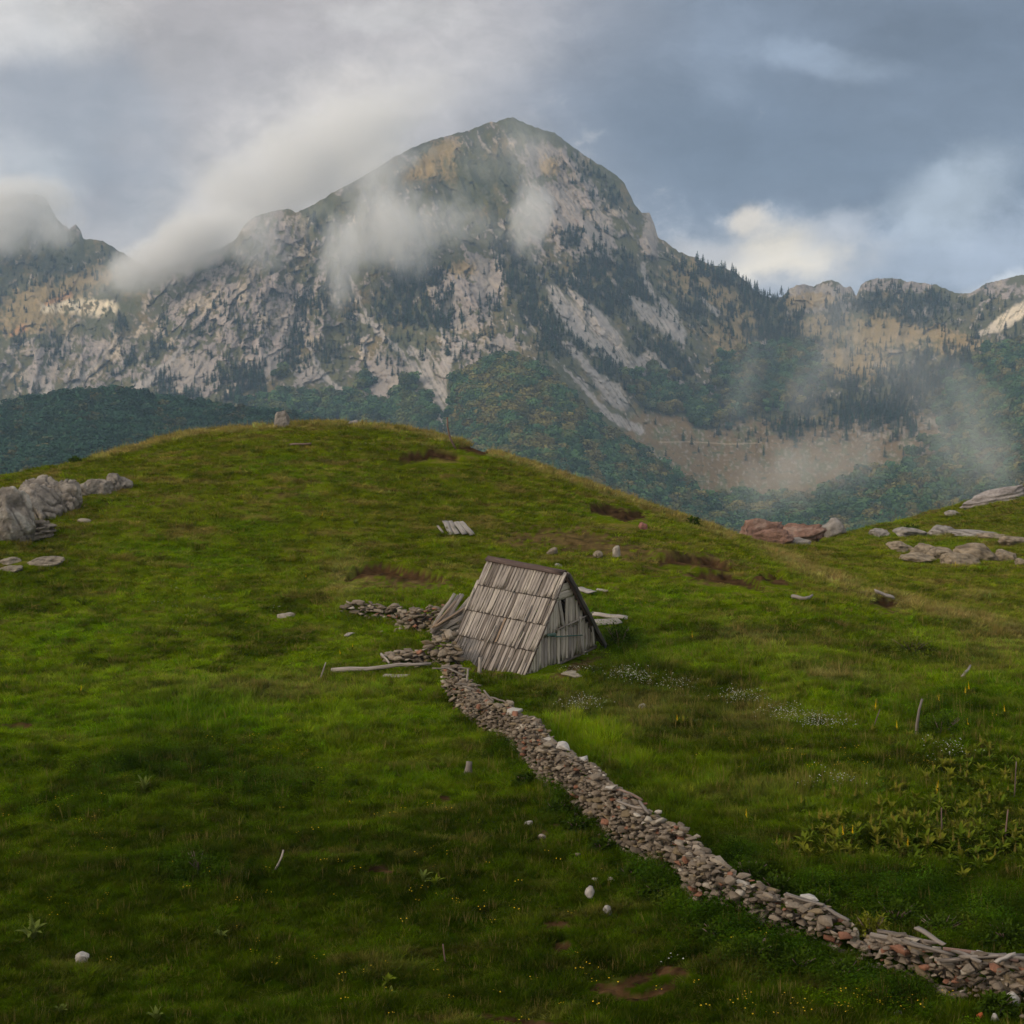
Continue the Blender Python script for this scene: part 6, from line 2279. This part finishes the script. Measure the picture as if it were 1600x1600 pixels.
# leafy single plants on the left meadow
for i, (u, v, s, m_, lb) in enumerate((
        (52, 1468, .85, 'pale', 'tall pale-leaved plant standing alone at the lower left'), (345, 1466, .45, 'pale', 'pale leafy plant in the dark turf right of the lower left plant'), (245, 1596, .5, 'pale', 'pale leaf rosette at the bottom edge, left of centre'),
        (662, 1378, .55, 'pale', 'pale leafy plant in the turf left of the square white stone'), (680, 1385, .5, 'green', 'green leaf rosette beside the pale leafy plant'), (128, 946, 1.0, 'green', 'spreading leafy plant on the left hillside'),
        (612, 1558, .4, 'pale', 'small pale plant in the turf at the bottom, left of the bare earth'), (96, 1585, .4, 'pale', 'small pale plant at the bottom left corner'), (555, 820, .6, 'pale', 'small pale plant on the knoll left of the white slats'), (440, 940, .8, 'green', 'leafy green plant on the slope above the flat pale stone'),
        (225, 1235, .7, 'pale', 'light green spike plant in the dark turf at left'), (1250, 1260, .6, 'green', 'leafy plant right of the lime green grass'), (605, 1540, .5, 'green', 'small rosette at the bottom beside the pale plant'))):
    p = on_ground(u, v)
    me_ = dock_mesh(1300 + i, MAT_PALELEAF if m_ == 'pale' else MAT_LEAF[0], 1.0, 11)
    root = plant(p, me_, s, lb, None, spike_mesh(1350, MAT_PALELEAF, .55, .07) if i == 0 else None)


# bushes of rank green
def bush(name, label, u, v, wpx, hpx, mat, seed, leaves=500, cat='bush', leaf=.09):
    p = on_ground(u, v)
    k = p[1] / FPX
    w, h = wpx * k, hpx * k
    r = np.random.default_rng(seed)
    vs, fs = [], []
    for i in range(leaves):
        q = r.normal(size=3)
        q /= np.linalg.norm(q)
        q[2] = abs(q[2])
        rad = r.uniform(.55, 1.0) * (1 + .25 * math.sin(5 * math.atan2(q[1], q[0]) + seed))
        c = q * rad * np.array((w * .5, w * .4, h))
        d = q + r.normal(size=3) * .6
        leaf_faces(vs, fs, c, d, leaf * r.uniform(.7, 1.4), leaf * .55, .8, r, 2)
    o = link(name, None, loc=tuple(p))
    tag(o, label, cat)
    link('foliage', mesh_np('foliage', vs, [np.array(fs)], smooth=True, mats=[mat]), o)
    B = Boards(seed)
    for i in range(7):
        a = r.uniform(0, 6.28)
        B.pole([(0, 0, -.05), (w * .2 * math.cos(a), w * .16 * math.sin(a), h * .5), (w * .36 * math.cos(a), w * .3 * math.sin(a), h * .85)], [.016, .011, .005], 'brown', 5)
    B.build('stem', o)
    return o


bush('bush', 'low dark green bush among the grey rocks on the right slope', 1421, 834, 36, 13, MAT_NETTLE, 1401, 420, leaf=.16)
bush('bush', 'light green leafy bush in the meadow behind the bent stake', 1425, 1020, 90, 26, MAT_LEAF[0], 1402, 700, leaf=.10)
bush('bush', 'dark rank bush at the far end of the hut gable', 968, 1012, 60, 38, MAT_NETTLE, 1403, 600, leaf=.12)
bush('bush', 'dark green bush right of the bent stake in the meadow', 1470, 1150, 80, 34, MAT_NETTLE, 1404, 600, leaf=.09)
bush('bush', 'small tuft-like bush on the right shoulder of the knoll', 1082, 824, 26, 15, MAT_NETTLE, 1405, 300, leaf=.16)
bush('bush', 'yellow-green leafy bush in the gap of the long wall', 1360, 1466, 60, 40, MAT_LEAF[1], 1406, 500, leaf=.07)
bush('bush', 'low dark green bush in the turf left of the white square stones', 310, 1362, 90, 30, MAT_NETTLE, 1407, 800, leaf=.05)
bush('bush', 'dark bush at the crest of the knoll far left', 118, 722, 24, 6, MAT_NETTLE, 1408, 160, leaf=.16)
NET = [(1120, 1458, 70, 34), (1180, 1486, 80, 40), (1250, 1506, 80, 44), (1320, 1520, 80, 40), (1390, 1545, 70, 40), (1440, 1575, 80, 34), (1030, 1392, 60, 32), (985, 1362, 44, 26), (870, 1262, 40, 28), (900, 1288, 40, 26), (940, 1320, 40, 24), (820, 1215, 34, 22),
       (1175, 1375, 70, 40), (1215, 1400, 70, 44), (1275, 1422, 70, 38), (1400, 1440, 90, 44), (1470, 1460, 90, 40), (1570, 1470, 80, 34), (1560, 1580, 60, 34), (790, 1170, 30, 20)]
NET = [q for q in NET if q[0] not in (1390, 1440)]
for i, (u, v, w, h) in enumerate(NET):
    bush('nettle_clump', ('dark rank nettles along the lower side of the stone wall' if i < 10 or i > 15 else 'dark rank nettles along the upper side of the stone wall'), u, v + (10 if i < 10 else 0), w, h * .72, MAT_NETTLE, 1420 + i, 700, 'nettles', .075)
    COL.objects[-1] if False else None
for o in COL.objects:
    if o.name.startswith('nettle_clump'):
        o['group'] = 'nettle clumps beside the stone wall'
